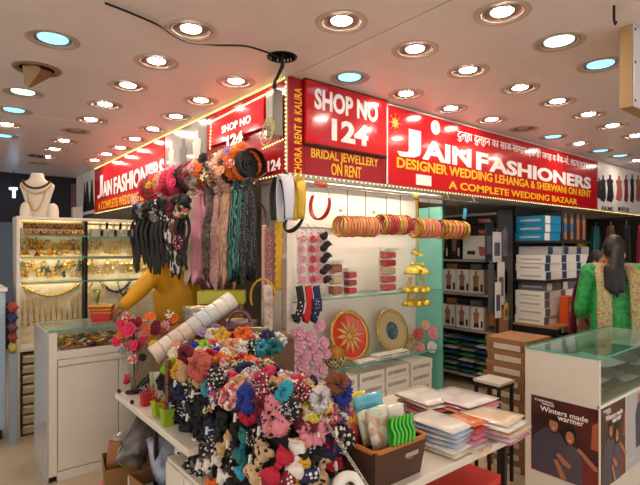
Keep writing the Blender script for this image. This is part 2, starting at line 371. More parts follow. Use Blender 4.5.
# main sign
t, r = panel_y('main_shop_sign', 'long bright red shop sign with large white name and yellow lines', 'sign', 384.5, 596, 101, 191, .02, m_red, z0=CAN+.02, z1=CEIL-.012)
Y1 = FY-.02
ob('border', BX(.0, .012, -.026, -.018, 0, r[3]-r[2]), m_paper, t); ob('border', BX(0, r[1]-r[0], -.026, -.018, r[3]-r[2]-.01, r[3]-r[2]), m_paper, t)
for s, a, b, c, d, m, bo in (('J', 397, 420.6, 126, 155.5, m_wtxt, .03), ('AIN', 422, 471, 139, 159, m_wtxt, .04), ('F', 476, 488, 151.5, 169.5, m_wtxt, .04), ('ASHIONERS', 489, 590.6, 156, 171.5, m_wtxt, .04),
      ('DESIGNER WEDDING LEHANGA & SHERWANI ON RENT', 396.7, 590.6, 156.8, 167.5, m_ytxt, .025), ('A COMPLETE WEDDING BAZAAR', 448.5, 577, 180.7, 188.6, m_ytxt, .025)):
    keep(text_y(s, a, b, c, d, Y1, m, None, bold=bo), t)
keep(text_y('दुल्हा दुल्हन का साज-सामान एक ही जगह व बैंक-मो. 9570307777', 457, 591, 127.5, 141, Y1, m_wtxt, None, bold=.004), t)
c = on(435.5, 127.6, y=Y1); rr = .062
M = Matrix.Translation(c-t.location) @ Matrix.Rotation(PI/2, 4, 'X')
ob('emblem_disc', MB().lathe([(0, .003), (rr, .003), (rr, .0)], 28, M=M), m_wtxt, t); ob('emblem_ring', MB().torus(rr*.88, .0025, 28, 4, M=M @ Matrix.Translation((0, 0, .003))), m_black, t)
keep(lettering('JF', (c.x-.032, Y1-.003, c.z-.03), (.06, 0, 0), (.01, 0, .06), (0, -1, 0), m_black, None, bold=.0), t)
c = on(395, 123, y=Y1)-t.location; mb = MB()
for k in range(8):
    M = Matrix.Translation(c) @ Matrix.Rotation(PI/2, 4, 'X') @ Matrix.Rotation(k*PI/4, 4, 'Z'); mb.ball((0, 0, 0), .001, 3, 2); mb.add([M @ Vector(p) for p in ((.02, -.012, .003), (.055, 0, .003), (.02, .012, .003), (.01, 0, .004))], [(0, 1, 2, 3)])
    mb.ball(M @ Vector((.07, 0, .003)), .005, 6, 4)
mb.lathe([(0, .005), (.018, .004), (.02, 0)], 14, M=Matrix.Translation(c) @ Matrix.Rotation(PI/2, 4, 'X'))
ob('sun_emblem', mb, mat('orange_print', 'e8a23a', .4), t)['kind'] = 'stuff'
x0, x1, z0, z1 = rect_y(416, 431, 174, 184.5, Y1); s = ob('label_sticker', BX(x0-t.location.x, x1-t.location.x, -.024, -.019, z0-t.location.z, z1-t.location.z), m_paper, t)
# far white sign
t, r = panel_y('knitwear_sign', 'white picture sign with garments beyond the red shop sign', 'sign', 596.5, 648, 160, 208, .02, mat('white_sign', 'e8e4de', .3, coat=.3), z0=CAN+.02, z1=CEIL-.012)
keep(text_y('AKME', 601, 613, 205.5, 210, FY-.02, m_black, None, bold=.01), t); keep(text_y('MUFFLER', 618, 629, 206.5, 211, FY-.02, m_black, None, bold=.01), t)
for u, wd, h, m in ((599, .14, .26, 'ink_black'), (603, .18, .34, 'ink_black'), (610, .24, .36, 'ink_black'), (619, .22, .34, 'print_rose'), (626, .16, .38, 'print_plum'), (632, .16, .4, 'ink_black'), (638, .2, .38, 'print_rose')):
    c = on(u, 188, y=FY-.02)-t.location; mm = mat(m, {'ink_black': '26222a', 'print_rose': 'a8584a', 'print_plum': '7a2440'}[m], .4)
    poly = [(-wd*.5, -h*.5), (wd*.2, -h*.55), (wd*.5, -h*.35), (wd*.35, h*.2), (wd*.5, h*.3), (wd*.12, h*.36), (wd*.14, h*.5), (-wd*.14, h*.5), (-wd*.12, h*.36), (-wd*.5, h*.28), (-wd*.3, 0)]
    ob('printed_garment', MB().prism([(x+c.x, z+c.z) for x, z in poly], .003, Matrix.Translation((0, -.024, 0))), mm, t)

# left fascia
def panel_x(name, label, cat, uL, uR, vT, vB, th, m, x=FX, z0=None, z1=None):
    y0, y1, a, b = rect_x(uL, uR, vT, vB, x); a = a if z0 is None else z0; b = b if z1 is None else z1
    t = thing(name, label, cat, loc=(x, y1, a)); ob('board', BX(-th, 0, 0, y0-y1, 0, b-a), m, t, bev=.003); return t, (y0, y1, a, b)
t, r = panel_x('side_shop_sign', 'red shop sign receding along the left aisle with white name', 'sign', 96, 166, 168, 214, .02, m_red, z0=CAN+.02, z1=CEIL-.03)
X1 = FX-.02
for s, a, b, c, d, m, bo in (('J', 97.5, 103, 177, 199, m_wtxt, .02), ('AIN', 103.3, 112, 182, 197, m_wtxt, .03), ('FASHIONERS', 114, 164.5, 177.5, 194.5, m_wtxt, .03), ('A COMPLETE WEDDING BAZAAR', 98.5, 160, 202.5, 210.5, m_ytxt, .02)):
    keep(text_x(s, a, b, c, d, X1, m, None, bold=bo), t)
ob('lower_stripe', BX(-.023, -.02, 0, r[0]-r[1], .02, .17), mat('orange_red_acrylic', 'd8341a', .2, coat=.4), t)
t, r = panel_x('gown_picture_panel', 'grey picture panel of white gowns between the two left red signs', 'sign', 166.5, 208, 133, 195, .015, mat('grey_print_panel', '6d6862', .3, var=.25, coat=.3), z0=CAN+.02, z1=CEIL-.03)
for f, h, wd, m in ((.2, .52, .2, 'gown_white'), (.52, .5, .2, 'gown_grey'), (.82, .52, .16, 'gown_white')):
    mm = mat(m, {'gown_white': 'aaa49a', 'gown_grey': '3d3a38'}[m], .4); yc = (r[0]-r[1])*f
    poly = [(-wd, .03), (wd, .03), (wd*.3, h*.55), (wd*.45, h*.85), (wd*.16, h*.9), (wd*.15, h*1.04), (-wd*.15, h*1.04), (-wd*.16, h*.9), (-wd*.45, h*.85), (-wd*.3, h*.55)]
    ob('printed_gown', MB().prism([(x+yc, z) for x, z in poly], .003, Matrix.Translation((-.015, 0, 0)) @ Matrix.Rotation(PI/2, 4, 'Z')), mm, t)
t, r = panel_x('side_number_board', 'glossy red board reading shop number 124 on the left of the corner', 'sign', 210.5, 267, 123, 148, .03, m_red, x=FX-.01)
keep(text_x('SHOP NO', 222, 251, 126.5, 134, FX-.04, m_wtxt, None, bold=.03), t); keep(text_x('124', 227, 243, 136, 147, FX-.04, m_wtxt, None, bold=.04), t)
t, r = panel_x('lower_number_board', 'small red board with half hidden number beside the black roll end', 'sign', 262, 284, 141, 179, .012, m_red2, z0=CAN+.02, z1=CAN+.3)
keep(text_x('124', 268, 281, 161, 172, FX-.012, m_wtxt, None, bold=.03), t)
o = ob('fascia_backing', BX(FX-.008, FX, FY, 7.5, CAN+.02, CEIL-.03), m_red2, can)
t, r = panel_x('far_picture_panel', 'white picture panel with dark figures at the far left sign end', 'sign', 84, 95.5, 172, 216, .015, mat('white_sign'), z0=CAN+.02, z1=CEIL-.02)
for f, wd in ((.2, .14), (.6, .18), (.85, .1)):
    yc = (r[0]-r[1])*f; poly = [(-wd, .05), (wd, .05), (wd*.5, .35), (wd*.2, .5), (-wd*.2, .5), (-wd*.5, .3)]
    ob('printed_figure', MB().prism([(x+yc, z) for x, z in poly], .003, Matrix.Translation((-.015, 0, 0)) @ Matrix.Rotation(PI/2, 4, 'Z')), mat('ink_black'), t)
# LED strings
m_led = mat('warm_led', 'fff0c0', emit=LED_POWER, ecol='ffd98a'); m_ledy = mat('yellow_led', 'ffe680', emit=LED_POWER*.8, ecol='ffdc80')
def led(a, b, label, m, n=None, r=.0055):
    a = Vector(a); b = Vector(b); n = n or int((b-a).length/.028); t = thing('led_strip', label, 'light strip', 'led strips on the fascia', a)
    ob('strip', MB().tube([(0, 0, 0), b-a], .004, 5), mat('led_tape', 'a89a6a', .5), t)
    mb = MB()
    for i in range(n): mb.ball((b-a)*((i+.5)/n), r, 5, 4)
    o = ob('beads', mb, m, t); o['kind'] = 'stuff'
e = .014
led((FX-e, FY-e, CEIL-.02), (FX-e, 7.5, CEIL-.02), 'yellow led strip along the top of the left fascia', m_ledy)
led((FX-e, FY-e, CAN+.03), (FX-e, FY-e, CEIL-.04), 'upright led strip on the shop corner edge', m_led)
led((FX, FY-e, CAN+.008), (8.5, FY-e, CAN+.008), 'led strip along the bottom of the right fascia', m_led, 150, .005)
led((FX-e, FY, CAN+.008), (FX-e, 7.5, CAN+.008), 'led strip along the bottom of the left fascia', m_led, 120, .005)
a = on(211, 122, x=FX-.045); b = on(276, 89, x=FX-.045); led(b, a, 'led strip over the left shop number board', m_led, None, .006)
b = on(210, 150, x=FX-.045); led(a, b, 'short upright led strip at the far edge of the left number board', m_led)
a = on(262, 149, x=FX-.03); b = on(284, 139, x=FX-.03); led(b, a, 'slanted led strip above the small lower number board', m_led)
# lightbox hanging at the right
c = on(632.5, 62, d=2.5)
t = thing('hanging_lightbox', 'beige and white boxy sign hanging from the ceiling at upper right', 'hanging box', loc=(c.x, c.y, CEIL))
ob('housing', BX(0, .5, 0, .062, -.43, 0), mat('tan_housing', 'b08d5c', .5, var=.15), t, bev=.004)
ob('face_panel', BX(.004, .5, -.008, 0, -.43, -.004), mat('pale_face', 'c9ccd2', .3, coat=.3), t, bev=.002)
for z in (-.03, -.2, -.4): ob('screw', MB().lathe([(0, .004), (.006, .003), (.008, 0)], 8, M=Matrix.Translation((.012, -.009, z)) @ Matrix.Rotation(PI/2, 4, 'X')), m_iron, t)
c = on(614, 14, z=CEIL-.04)
tag(ob('ceiling_hook', MB().tube([(0, 0, .045), (0, 0, -.03), (.015, 0, -.045), (.03, 0, -.03)], .006, 6), m_iron, loc=c), 'small dark metal hook under the ceiling at upper right', 'hook')
# ================================================================ furniture of the shop front
TT = .70                                              # table top height
def table(name, label, x0, x1, y0, y1, z, legs):
    t = thing(name, label, 'table', loc=(x0, y0, 0))
    ob('tabletop', BX(0, x1-x0, 0, y1-y0, z-.032, z), m_white, t, bev=.004)
    for x, y in legs:
        ob('leg', BX(x-.01, x+.01, y-.01, y+.01, 0, z-.032), m_iron, t)
    return t
t = table('display_table', 'white topped table with dark iron legs under basket and packets', 1.0, 2.13, 1.15, 1.92, TT, ((.08, .06), (1.06, .05), (1.06, .7), (.08, .7)))
ob('stretcher', BX(.08, 1.06, .04, .06, .2, .22), m_iron, t); ob('stretcher', BX(1.05, 1.07, .05, .7, .3, .32), m_iron, t)
table('side_table', 'long white shelf table on the left aisle under the hair accessories', .84, 1.115, 1.93, 2.96, TT, ((.22, .05), (.22, .97), (.05, .5)))
# display case under the right fascia
CX0, CX1, CY0, CY1 = 1.96, 3.746, 2.8, 3.14
t = thing('glass_display_case', 'white backed display case with green edged glass shelves under the sign', 'display case', loc=(CX0, CY0, 0))
L_, D_ = CX1-CX0, CY1-CY0
ob('back_panel', BX(0, L_, D_-.02, D_, 0, CAN-.02), m_plaster, t); ob('base', BX(0, L_, 0, D_-.02, 0, .14), m_white, t, bev=.004)
ob('corner_post', BX(0, .05, 0, D_-.02, .14, CAN-.02), m_plaster, t, bev=.003); ob('upper_panel', BX(.05, L_*.87, D_-.06, D_-.03, 1.72, CAN-.02), m_paper, t)
for z in (1.165, .612):
    s = ob('glass_shelf', BX(.05, L_-.012, .006, D_-.02, z-.008, z), m_glass, t); ob('polished_edge', BX(.05, L_-.012, 0, .006, z-.009, z+.001), m_edge, s)
s = ob('teal_side', BX(L_-.012, L_, .006, D_-.02, .14, CAN-.1), mat('teal_glass_board', '7cc8bc', .12, coat=.4), t); ob('polished_edge', BX(L_-.013, L_+.001, 0, .006, .14, CAN-.1), m_edge, s)
ob('valance', BX(.05, L_-.012, 0, .012, CAN-.075, CAN-.005), m_paper, t); ob('unseen_strip_lamp', BX(.08, L_-.05, .04, .07, CAN-.035, CAN-.015), mat('case_lamp', 'fff2dc', emit=9, ecol='fff0dc'), t)
for f in (.35, .75, 1.15):
    ob('hook_cup', MB().lathe([(0, .012), (.012, .01), (.022, 0)], 14, M=Matrix.Translation((f, D_-.06, CAN-.16)) @ Matrix.Rotation(PI/2, 4, 'X')), m_steel, t, True)
# stool, cardboard boxes
t = thing('stool', 'small square stool with pale seat and dark iron legs beside the cartons', 'stool', loc=(2.84, 1.685, 0))
ob('seat', BX(-.005, .18, -.005, .19, .655, .675), mat('stool_seat', 'cfc8c0', .4, var=.2), t, bev=.004); ob('seat_frame', MB().box(-.002, .177, -.002, .187, .635, .655), m_iron, t)
for x in (.01, .165):
    for y in (.01, .175): ob('leg', BX(x-.009, x+.009, y-.009, y+.009, 0, .64), m_iron, t)
for a in (BX(.01, .165, .005, .015, .18, .195), BX(.01, .165, .17, .18, .18, .195), BX(.005, .015, .01, .175, .24, .255), BX(.16, .17, .01, .175, .24, .255)): ob('rung', a, m_iron, t)
ctn = BX(0, .34, 0, .3, 0, .078).mesh('carton_body'); lid = BX(-.004, .344, -.004, .304, .05, .082).mesh('lid'); lab_me = BX(-.006, -.004, .04, .24, .006, .046).mesh('end_label')
for i in range(11):
    t = thing('carton', f'flat brown cardboard carton with white end label, {ORD[i]} from the floor beside the stool', 'carton', 'brown cartons stacked beside the stool', (3.14+random.uniform(-.012, .012), 1.67+random.uniform(-.012, .012), i*.083), (0, 0, random.uniform(-.03, .03)))
    link('carton_body', ctn, m_card, t); link('lid', lid, mat('cardboard_lid', '8f683e', .8, var=.15), t); link('end_label', lab_me, mat('carton_label', 'cdbfae', .6, var=.2), t)
t = thing('plastic_stool', 'bright red plastic stool tucked under the packet table', 'stool', loc=(2.0, 1.4, 0), rot=(0, 0, .1))
m_rp = mat('red_plastic', 'd2281e', .35, var=.05)
ob('seat', BX(-.17, .17, -.15, .15, .41, .44), m_rp, t, bev=.012)
for x in (-1, 1):
    for y in (-1, 1): ob('leg', MB().tube([(x*.15, y*.13, .41), (x*.18, y*.16, 0)], [.022, .016], 8), m_rp, t)

m_palegl = glass('pale_green_glass', 'f2fbf8', .22, .99)
# ---------------------------------------------------------------- right glass counter with posters
KX0, KX1, KY0, KY1, KZ = 2.775, 4.0, 1.065, 1.48, .95
t = thing('glass_counter', 'white shop counter with glass top and thermal wear posters, lower right', 'counter', loc=(KX0, KY0, 0))
l_, d_ = KX1-KX0, KY1-KY0
ob('end_panel', BX(0, .022, 0, d_, 0, KZ), m_white, t, bev=.003); ob('end_panel', BX(l_-.022, l_, 0, d_, 0, KZ), m_white, t)
ob('cabinet_body', BX(.022, l_-.022, .004, d_, 0, .69), m_white, t); ob('back_panel', BX(.022, l_-.022, d_-.02, d_, .69, KZ), m_white, t)
ob('ledge', BX(.0, l_, -.006, .012, .69, .706), m_paper, t)
s = ob('glass_top', BX(.0, l_, 0, d_, KZ, KZ+.008), m_palegl, t)
for a in (BX(0, l_, -.004, .0, KZ, KZ+.009), BX(-.004, 0, 0, d_, KZ, KZ+.009), BX(0, l_, d_, d_+.004, KZ, KZ+.009)): ob('polished_edge', a, m_edge, s)
ob('front_glass', BX(.022, l_-.022, .0, .005, .706, KZ), m_palegl, t)
# folded garments in plastic inside the counter
gm = [mat('folded_slate', '55696f', .35, var=.3), mat('folded_pale', 'b9c6c6', .35, var=.3), mat('folded_navy', '2c3a4a', .35, var=.3)]
nm = ['slate grey', 'pale grey', 'navy']
def pillow(w, d, h, n=7, seed=0):
    mb = MB(); vs = []
    for sgn in (1, -1):
        for i in range(n):
            for j in range(n):
                x = i/(n-1)*2-1; y = j/(n-1)*2-1; e = (1-x**4)*(1-y**4)
                z = sgn*h/2*(.18+.82*e)*(1+.18*noise.noise((x*2+seed, y*2, sgn)))
                vs.append((x*w/2*(1-.03*abs(y)), y*d/2*(1-.03*abs(x)), z+h/2))
    fs = [(k+i*n+j, k+(i+1)*n+j, k+(i+1)*n+j+1, k+i*n+j+1) for k in (0, n*n) for i in range(n-1) for j in range(n-1)]
    brd = [i*n for i in range(n)]+[(n-1)*n+j for j in range(1, n)]+[i*n+n-1 for i in range(n-2, -1, -1)]+[j for j in range(n-2, 0, -1)]
    for a, b in zip(brd, brd[1:]+brd[:1]): fs.append((a, b, b+n*n, a+n*n))
    return mb.add(vs, fs)
fold = [pillow(.24, .3, .06, 7, s).mesh('folded_garment', True) for s in range(3)]
for k in range(3):
    for i in range(5):
        z = .706+.062*k
        tag(link('folded_garment', fold[(i+k) % 3], gm[(i*2+k) % 3], None, (KX0+.15+i*.235, KY0+.2, z), (random.uniform(-.05, .05), 0, random.uniform(-.15, .15))), f'{nm[(i*2+k) % 3]} folded garment in plastic, {ORD[i]} from counter end, {["bottom", "middle", "top"][k]} layer under glass', 'garment', 'folded garments inside the glass counter')
# posters
def poster(name, label, o, ux, n, w, h, bg, parent=None):
    t = thing(name, label, 'poster', loc=o); ux = Vector(ux); n = Vector(n)
    M = Matrix(((ux.x, -n.x, 0, 0), (ux.y, -n.y, 0, 0), (0, 0, 1, 0), (0, 0, 0, 1)))
    ob('sheet', MB().prism([(0, 0), (w, 0), (w, h), (0, h)], .003, M @ Matrix.Translation((0, -.003, 0))), bg, t)
    return t, M
def printed(t, M, name, poly, m, lay=1): return ob(name, MB().prism(poly, .0006, M @ Matrix.Translation((0, -.003-.0007*lay, 0))), m, t)
def pl(t, M, s, x0, x1, z0, z1, shear=0, bold=.01):
    ux = M @ Vector((x1-x0, 0, 0)); uz = M @ Vector((shear, 0, z1-z0)); n = (M @ Vector((0, -1, 0)))
    for q in lettering(s, M @ Vector((x0, -.003, z0)), ux, uz, n, m_wtxt, None, bold=bold, off=.0022): q.parent = t
def ell(cx, cz, rx, rz, n=14, a0=0, a1=2*PI): return [(cx+rx*math.cos(a0+(a1-a0)*i/n), cz+rz*math.sin(a0+(a1-a0)*i/n)) for i in range(n)]
m_pbg = mat('poster_maroon', '54241f', .3, col2='2e1418', pat='noise', scale=5, thr=.5, coat=.3)
m_psw = mat('print_slate', '4a4655', .4, var=.2); m_psk = mat('print_skin', 'b0724e', .4); m_phr = mat('print_hair', '1d1210', .4); m_psof = mat('print_sofa', '7d2a22', .4, var=.3)
def couple(t, M, w, h):
    X = lambda p: [(a*w, b*h) for a, b in p]
    printed(t, M, 'printed_sofa', X([(0, 0), (1, 0), (1, .3), (.8, .36), (.4, .3), (0, .42)]), m_psof)
    printed(t, M, 'printed_glow', X([(.9, .5), (1, .5), (1, .85), (.92, .8)]), mat('print_glow', 'a8573a', .4))
    printed(t, M, 'printed_man', X([(.05, .02), (.0, .25), (.06, .48), (.2, .6), (.33, .62), (.46, .58), (.56, .45), (.5, .2), (.46, .02)]), m_psw, 2)
    printed(t, M, 'printed_head', X(ell(.36, .675, .07, .085)), m_psk, 3); printed(t, M, 'printed_hair', X(ell(.36, .71, .08, .07, 12, .1, PI-.1)), m_phr, 4); printed(t, M, 'printed_collar', X([(.28, .6), (.36, .57), (.44, .6), (.36, .545)]), m_phr, 4)
    printed(t, M, 'printed_hair', X(ell(.6, .6, .1, .13)), m_phr, 3)
    printed(t, M, 'printed_woman', X([(.45, 0), (.46, .25), (.52, .44), (.6, .48), (.72, .45), (.8, .3), (.78, 0)]), mat('print_dusk', '544c58', .4, var=.2), 4)
    printed(t, M, 'printed_head', X(ell(.605, .565, .062, .08)), m_psk, 5); printed(t, M, 'printed_smile', X([(.585, .53), (.605, .52), (.628, .53), (.605, .535)]), m_wtxt, 6); printed(t, M, 'printed_smile', X([(.34, .635), (.36, .628), (.385, .635), (.36, .64)]), m_wtxt, 5)
    printed(t, M, 'printed_arm', X([(.7, .44), (.74, .47), (.98, .3), (1.0, .25), (.94, .25)]), m_psk, 5)
    printed(t, M, 'printed_arm', X([(.4, .3), (.44, .33), (.62, .22), (.6, .17), (.5, .2)]), m_psk, 6); printed(t, M, 'printed_arm', X([(.36, .22), (.42, .24), (.56, .02), (.48, 0)]), m_psk, 6)
    pl(t, M, 'THERMAL', .05*w, .36*w, .935*h, .962*h, 0, .012); pl(t, M, 'WEAR', .17*w, .37*w, .9*h, .927*h, 0, .012)
    pl(t, M, 'Winters made', .15*w, .86*w, .815*h, .882*h, 0, .015); pl(t, M, 'warmer', .42*w, .8*w, .75*h, .8*h, 0, .015)
a = on(531.5, 394, x=KX0); wP = a.y-KY0-.004; hP = .44
t, M = poster('thermal_poster', 'maroon winter wear poster of a seated couple on the counter end', (KX0, a.y, a.z-hP), (0, -1, 0), (-1, 0, 0), wP, hP, m_pbg); couple(t, M, wP, hP)
a = on(602, 408, y=KY0); b = on(626.5, 408, y=KY0)
t, M = poster('thermal_poster', 'narrow maroon winter wear poster on the counter front', (KX0+.03, KY0+.004, .685-hP), (1, 0, 0), (0, -1, 0), b.x-a.x-.01, hP, m_pbg); couple(t, M, b.x-a.x-.01, hP)
t, M = poster('pale_poster', 'pale grey poster with a dark clothed figure on the counter front', (b.x+.012, KY0+.004, .685-hP), (1, 0, 0), (0, -1, 0), .34, hP, mat('poster_grey', 'b9bac0', .3, coat=.3))
printed(t, M, 'printed_figure', [(.14, .1), (.13, .3), (.17, .37), (.21, .37), (.26, .3), (.26, .1)], m_psw); printed(t, M, 'printed_head', ell(.19, .395, .022, .03), m_psk, 2)
pl(t, M, '• • • •', .02, .12, .05, .058)

# ---------------------------------------------------------------- left jewellery counter
QX0, QX1, QY0, QY1, QZ = .6, 1.27, 3.575, 4.07, 1.0
t = thing('jewellery_counter', 'white laminate jewellery counter with glass top in the left aisle', 'counter', loc=(QX0, QY0, 0)); l_, d_ = QX1-QX0, QY1-QY0
ob('carcass', MB().box(0, l_, .018, d_, .04, .86), m_white, t, bev=.003); ob('plinth', BX(.01, l_-.01, .03, d_-.01, 0, .04), m_iron, t)
ob('side_panel', BX(-.012, 0, 0, d_, 0, QZ), mat('grey_side', 'a8a6a4', .25, var=.05, coat=.3), t, bev=.002); ob('side_panel', BX(l_, l_+.012, 0, d_, 0, QZ), m_white, t, bev=.002)
ob('stile', BX(0, .05, 0, .018, .04, .985), m_white, t, bev=.002); ob('top_rail', BX(.05, l_, 0, .018, .81, .865), m_white, t, bev=.002)
ob('drawer_front', BX(.055, l_-.004, .001, .018, .765, .805), m_white, t, bev=.002)
d = ob('door', BX(.055, .44, .002, .018, .07, .755), m_white, t, bev=.003); ob('door', BX(.446, l_-.004, .002, .018, .07, .755), m_white, t, bev=.003); ob('kick_rail', BX(.05, l_, 0, .018, .0, .062), m_white, t, bev=.002)
ob('back_rail', BX(0, l_, d_-.02, d_, .86, QZ), m_white, t)
s = ob('glass_top', BX(.0, l_, .0, d_, QZ, QZ+.008), m_glass, t); ob('polished_edge', BX(0, l_, -.004, 0, QZ, QZ+.009), m_edge, s)
ob('front_glass', BX(.05, l_, .004, .009, .866, QZ), m_glass, t)
brace = MB().torus(.034, .015, 16, 6, sz=.8).mesh('bracelet', True)
for i in range(16):
    for j in range(3):
        k = (i*3+j*5) % 5
        cn, cm = [('dark bronze', mat('dark_bronze', '4a3826', .3, .7)), ('gold', m_gold), ('cream', mat('cream_bead', 'd8cbb0', .35)), ('copper', mat('copper_wire', 'a8683a', .3, .8)), ('brown', mat('brown_bead', '6b4428', .4))][k]
        tag(link('bracelet', brace, cm, None, (QX0+.07+i*.038, QY0+.05+j*.12+random.uniform(-.02, .02), .873+.012+random.random()*.02), (random.uniform(-.3, .5), random.uniform(-.4, .4), random.random()*3)),
            f'{cn} bracelet, {ORD[i] if i < 15 else "last"} from the left, {["front", "middle", "back"][j]} row under the counter glass', 'bracelet', 'bracelets in the jewellery counter')
t = thing('gift_basket', 'red tapered box with gold bands on the jewellery counter', 'box', loc=on(102, 321, z=QZ+.01))
mb = MB(); 
def frus(z0, z1, a0, a1, b0, b1): return MB().add([(-a0, -b0, z0), (a0, -b0, z0), (a0, b0, z0), (-a0, b0, z0), (-a1, -b1, z1), (a1, -b1, z1), (a1, b1, z1), (-a1, b1, z1)], [(0, 3, 2, 1), (4, 5, 6, 7), (0, 1, 5, 4), (1, 2, 6, 5), (2, 3, 7, 6), (3, 0, 4, 7)])
ob('basket_body', frus(0, .12, .062, .08, .045, .06), mat('red_wicker', 'c0281c', .5, bump=.3), t, bev=.004)
for z in (.062, .085): ob('gold_band', frus(z, z+.009, .075, .0765, .0565, .058), m_gold, t)
ob('gold_band', frus(.112, .124, .082, .083, .062, .063), m_gold, t)
t.rotation_euler = (0, 0, -.5)
cp = on(97, 309, y=4.0)
t = thing('trophy_stand', 'small gold figure stand rising behind the red box', 'ornament', loc=(cp.x, cp.y, QZ+.009))
ob('stem', MB().lathe([(.03, 0), (.03, .01), (.008, .02), (.007, .12), (.016, .13), (.02, .17), (.03, .22), (0, .2)], 12), mat('green_gold', '9a9a4a', .3, .6), t, True)
for s in (-1, 1): ob('arm', MB().tube(spline([(0, 0, .13), (s*.05, 0, .16), (s*.06, 0, .22), (s*.03, 0, .27)], 4), .007, 6), m_gold2, t, True)

# ---------------------------------------------------------------- jewellery wall
JX0, JXM, JX1, JY = .565, 1.085, 1.8, 4.59
m_lit = mat('cream_backboard', 'dcd2b4', .5, col2='cfc29c', pat='noise', scale=14, thr=.5)
t = thing('jewellery_wall_unit', 'cream lit wall unit with glass shelves full of gold jewellery', 'display shelf', loc=(JX0, JY, 0))
ob('back_board', BX(0, JX1-JX0, .21, .24, .73, 1.79), m_lit, t); ob('side_panel', BX(-.025, 0, 0, .24, 0, 1.79), m_white, t, bev=.002); ob('side_panel', BX(JX1-JX0, JX1-JX0+.025, 0, .24, 0, 1.79), m_white, t)
ob('top_board', BX(-.025, JX1-JX0+.025, 0, .24, 1.79, 1.81), m_white, t, bev=.002); ob('divider', BX(JXM-JX0-.012, JXM-JX0+.012, .1, .21, .73, 1.79), m_iron, t)
ob('ledge', BX(0, JX1-JX0, 0, .24, .70, .73), m_white, t, bev=.002); ob('cupboard_back', BX(0, JX1-JX0, .2, .24, 0, .7), m_dark, t)
for z in (1.655, 1.474, 1.263):
    s = ob('glass_shelf', BX(0, JX1-JX0, .02, .21, z-.006, z), m_glass, t); ob('polished_edge', BX(0, JX1-JX0, .014, .02, z-.007, z+.001), m_edge, s)
for z in (1.775, 1.465, 1.254): ob('unseen_strip_lamp', BX(.02, JX1-JX0-.02, .15, .165, z-.012, z-.006), mat('shelf_fill_lamp', 'fff0cc', emit=6, ecol='fff0d8'), t); ob('fill_lamp_shield', BX(.02, JX1-JX0-.02, .145, .149, z-.016, z), m_gold2, t)  # unseen strips added to brighten the backboard, shields hide them
ear = [MB().ball((0, 0, 0), (.012, .006, .012), 8, 5).ball((0, 0, -.025), (.014, .006, .016), 8, 5).mesh('earring', True), MB().torus(.017, .004, 14, 5, (0, 0, -.018), Matrix.Rotation(PI/2, 4, 'X')).ball((0, 0, 0), .007, 6, 4).mesh('earring', True), MB().lathe([(.002, .0), (.008, -.012), (.019, -.028), (.021, -.032), (0, -.03)], 12).ball((0, 0, .004), .007, 6, 4).mesh('earring', True)]
def earrings(x0, x1, zs, dx, desc, shelf, mats, big=1.0):
    for r, z in enumerate(zs):
        n = int((x1-x0)/dx); c = 0
        for i in range(n):
            if random.random() < .1: continue
            tag(link('earring', random.choice(ear), random.choice(mats), None, (x0+(i+.5)*dx+random.uniform(-.005, .005), JY+.198, z+random.uniform(-.008, .008)), (0, random.uniform(-.2, .2), 0), big*random.uniform(.85, 1.2)), f'{desc} earring, {ORD[c]} from left, {ORD[r]} row, {shelf} shelf of the jewellery wall', 'earring', f'earrings on the {shelf} shelf'); c += 1
mg = [m_gold, m_gold2, mat('old_gold', 'b8842e', .35, .9)]
earrings(JX0+.02, JXM-.02, (1.62, 1.575, 1.528), .036, 'gold', 'upper left', mg, 1.3)
earrings(JXM+.02, JX1-.1, (1.615, 1.57, 1.525), .04, 'pale gold', 'upper right', [m_gold2], 1.05)
earrings(JX0+.02, JXM-.02, (1.435, 1.385, 1.335), .04, 'dark set gold', 'middle left', mg+[mat('green_stone', '3a4a30', .3), m_gold2], 1.25)
earrings(JXM+.02, JX1-.1, (1.43, 1.385, 1.34), .042, 'thin gold', 'middle right', [m_gold2], 1.0)
# pendant chains in the lowest bay
chain = MB().tube([(0, 0, 0), (.006, 0, -.1), (.012, 0, -.2)], .0022, 5).tube([(.024, 0, 0), (.018, 0, -.1), (.012, 0, -.2)], .0022, 5).ball((.012, 0, -.21), (.012, .006, .014), 8, 5).mesh('pendant_chain', True)
for i in range(11):
    tag(link('pendant_chain', chain, random.choice(mg), None, (JX0+.03+i*.043, JY+.198, 1.1+random.uniform(-.03, .03))), f'gold pendant chain, {ORD[i]} from left in the lowest left bay of the jewellery wall', 'necklace', 'pendant chains, lowest bay')
def garland(label, x0, x1, z, sag, m, bead=.011, n=22):
    t = thing('garland_necklace', label, 'necklace', loc=((x0+x1)/2, JY+.19, z)); mb = MB(); pts = []
    for i in range(n):
        f = i/(n-1)*2-1; p = (f*(x1-x0)/2, 0, -sag*(1-f*f)); pts.append(p)
        mb.ball(p, bead*(1.35 if i % 6 == 3 else 1), 6, 4)
    ob('string', MB().tube(pts, .002, 4), m_gold2, t); o = ob('beads', mb, m, t, True); o['kind'] = 'stuff'
garland('gold garland necklace slung across the lowest left bay', JX0+.05, JXM-.05, 1.22, .09, m_gold2, .013)
garland('dark green beaded necklace slung in the lowest right bay', JXM+.15, JXM+.42, 1.235, .1, mat('dark_bead', '2a3228', .3), .013, 18)
garland('black beaded necklace hanging beside the green one', JXM+.3, JXM+.4, 1.22, .12, mat('jet_bead', '181614', .25), .008, 14)
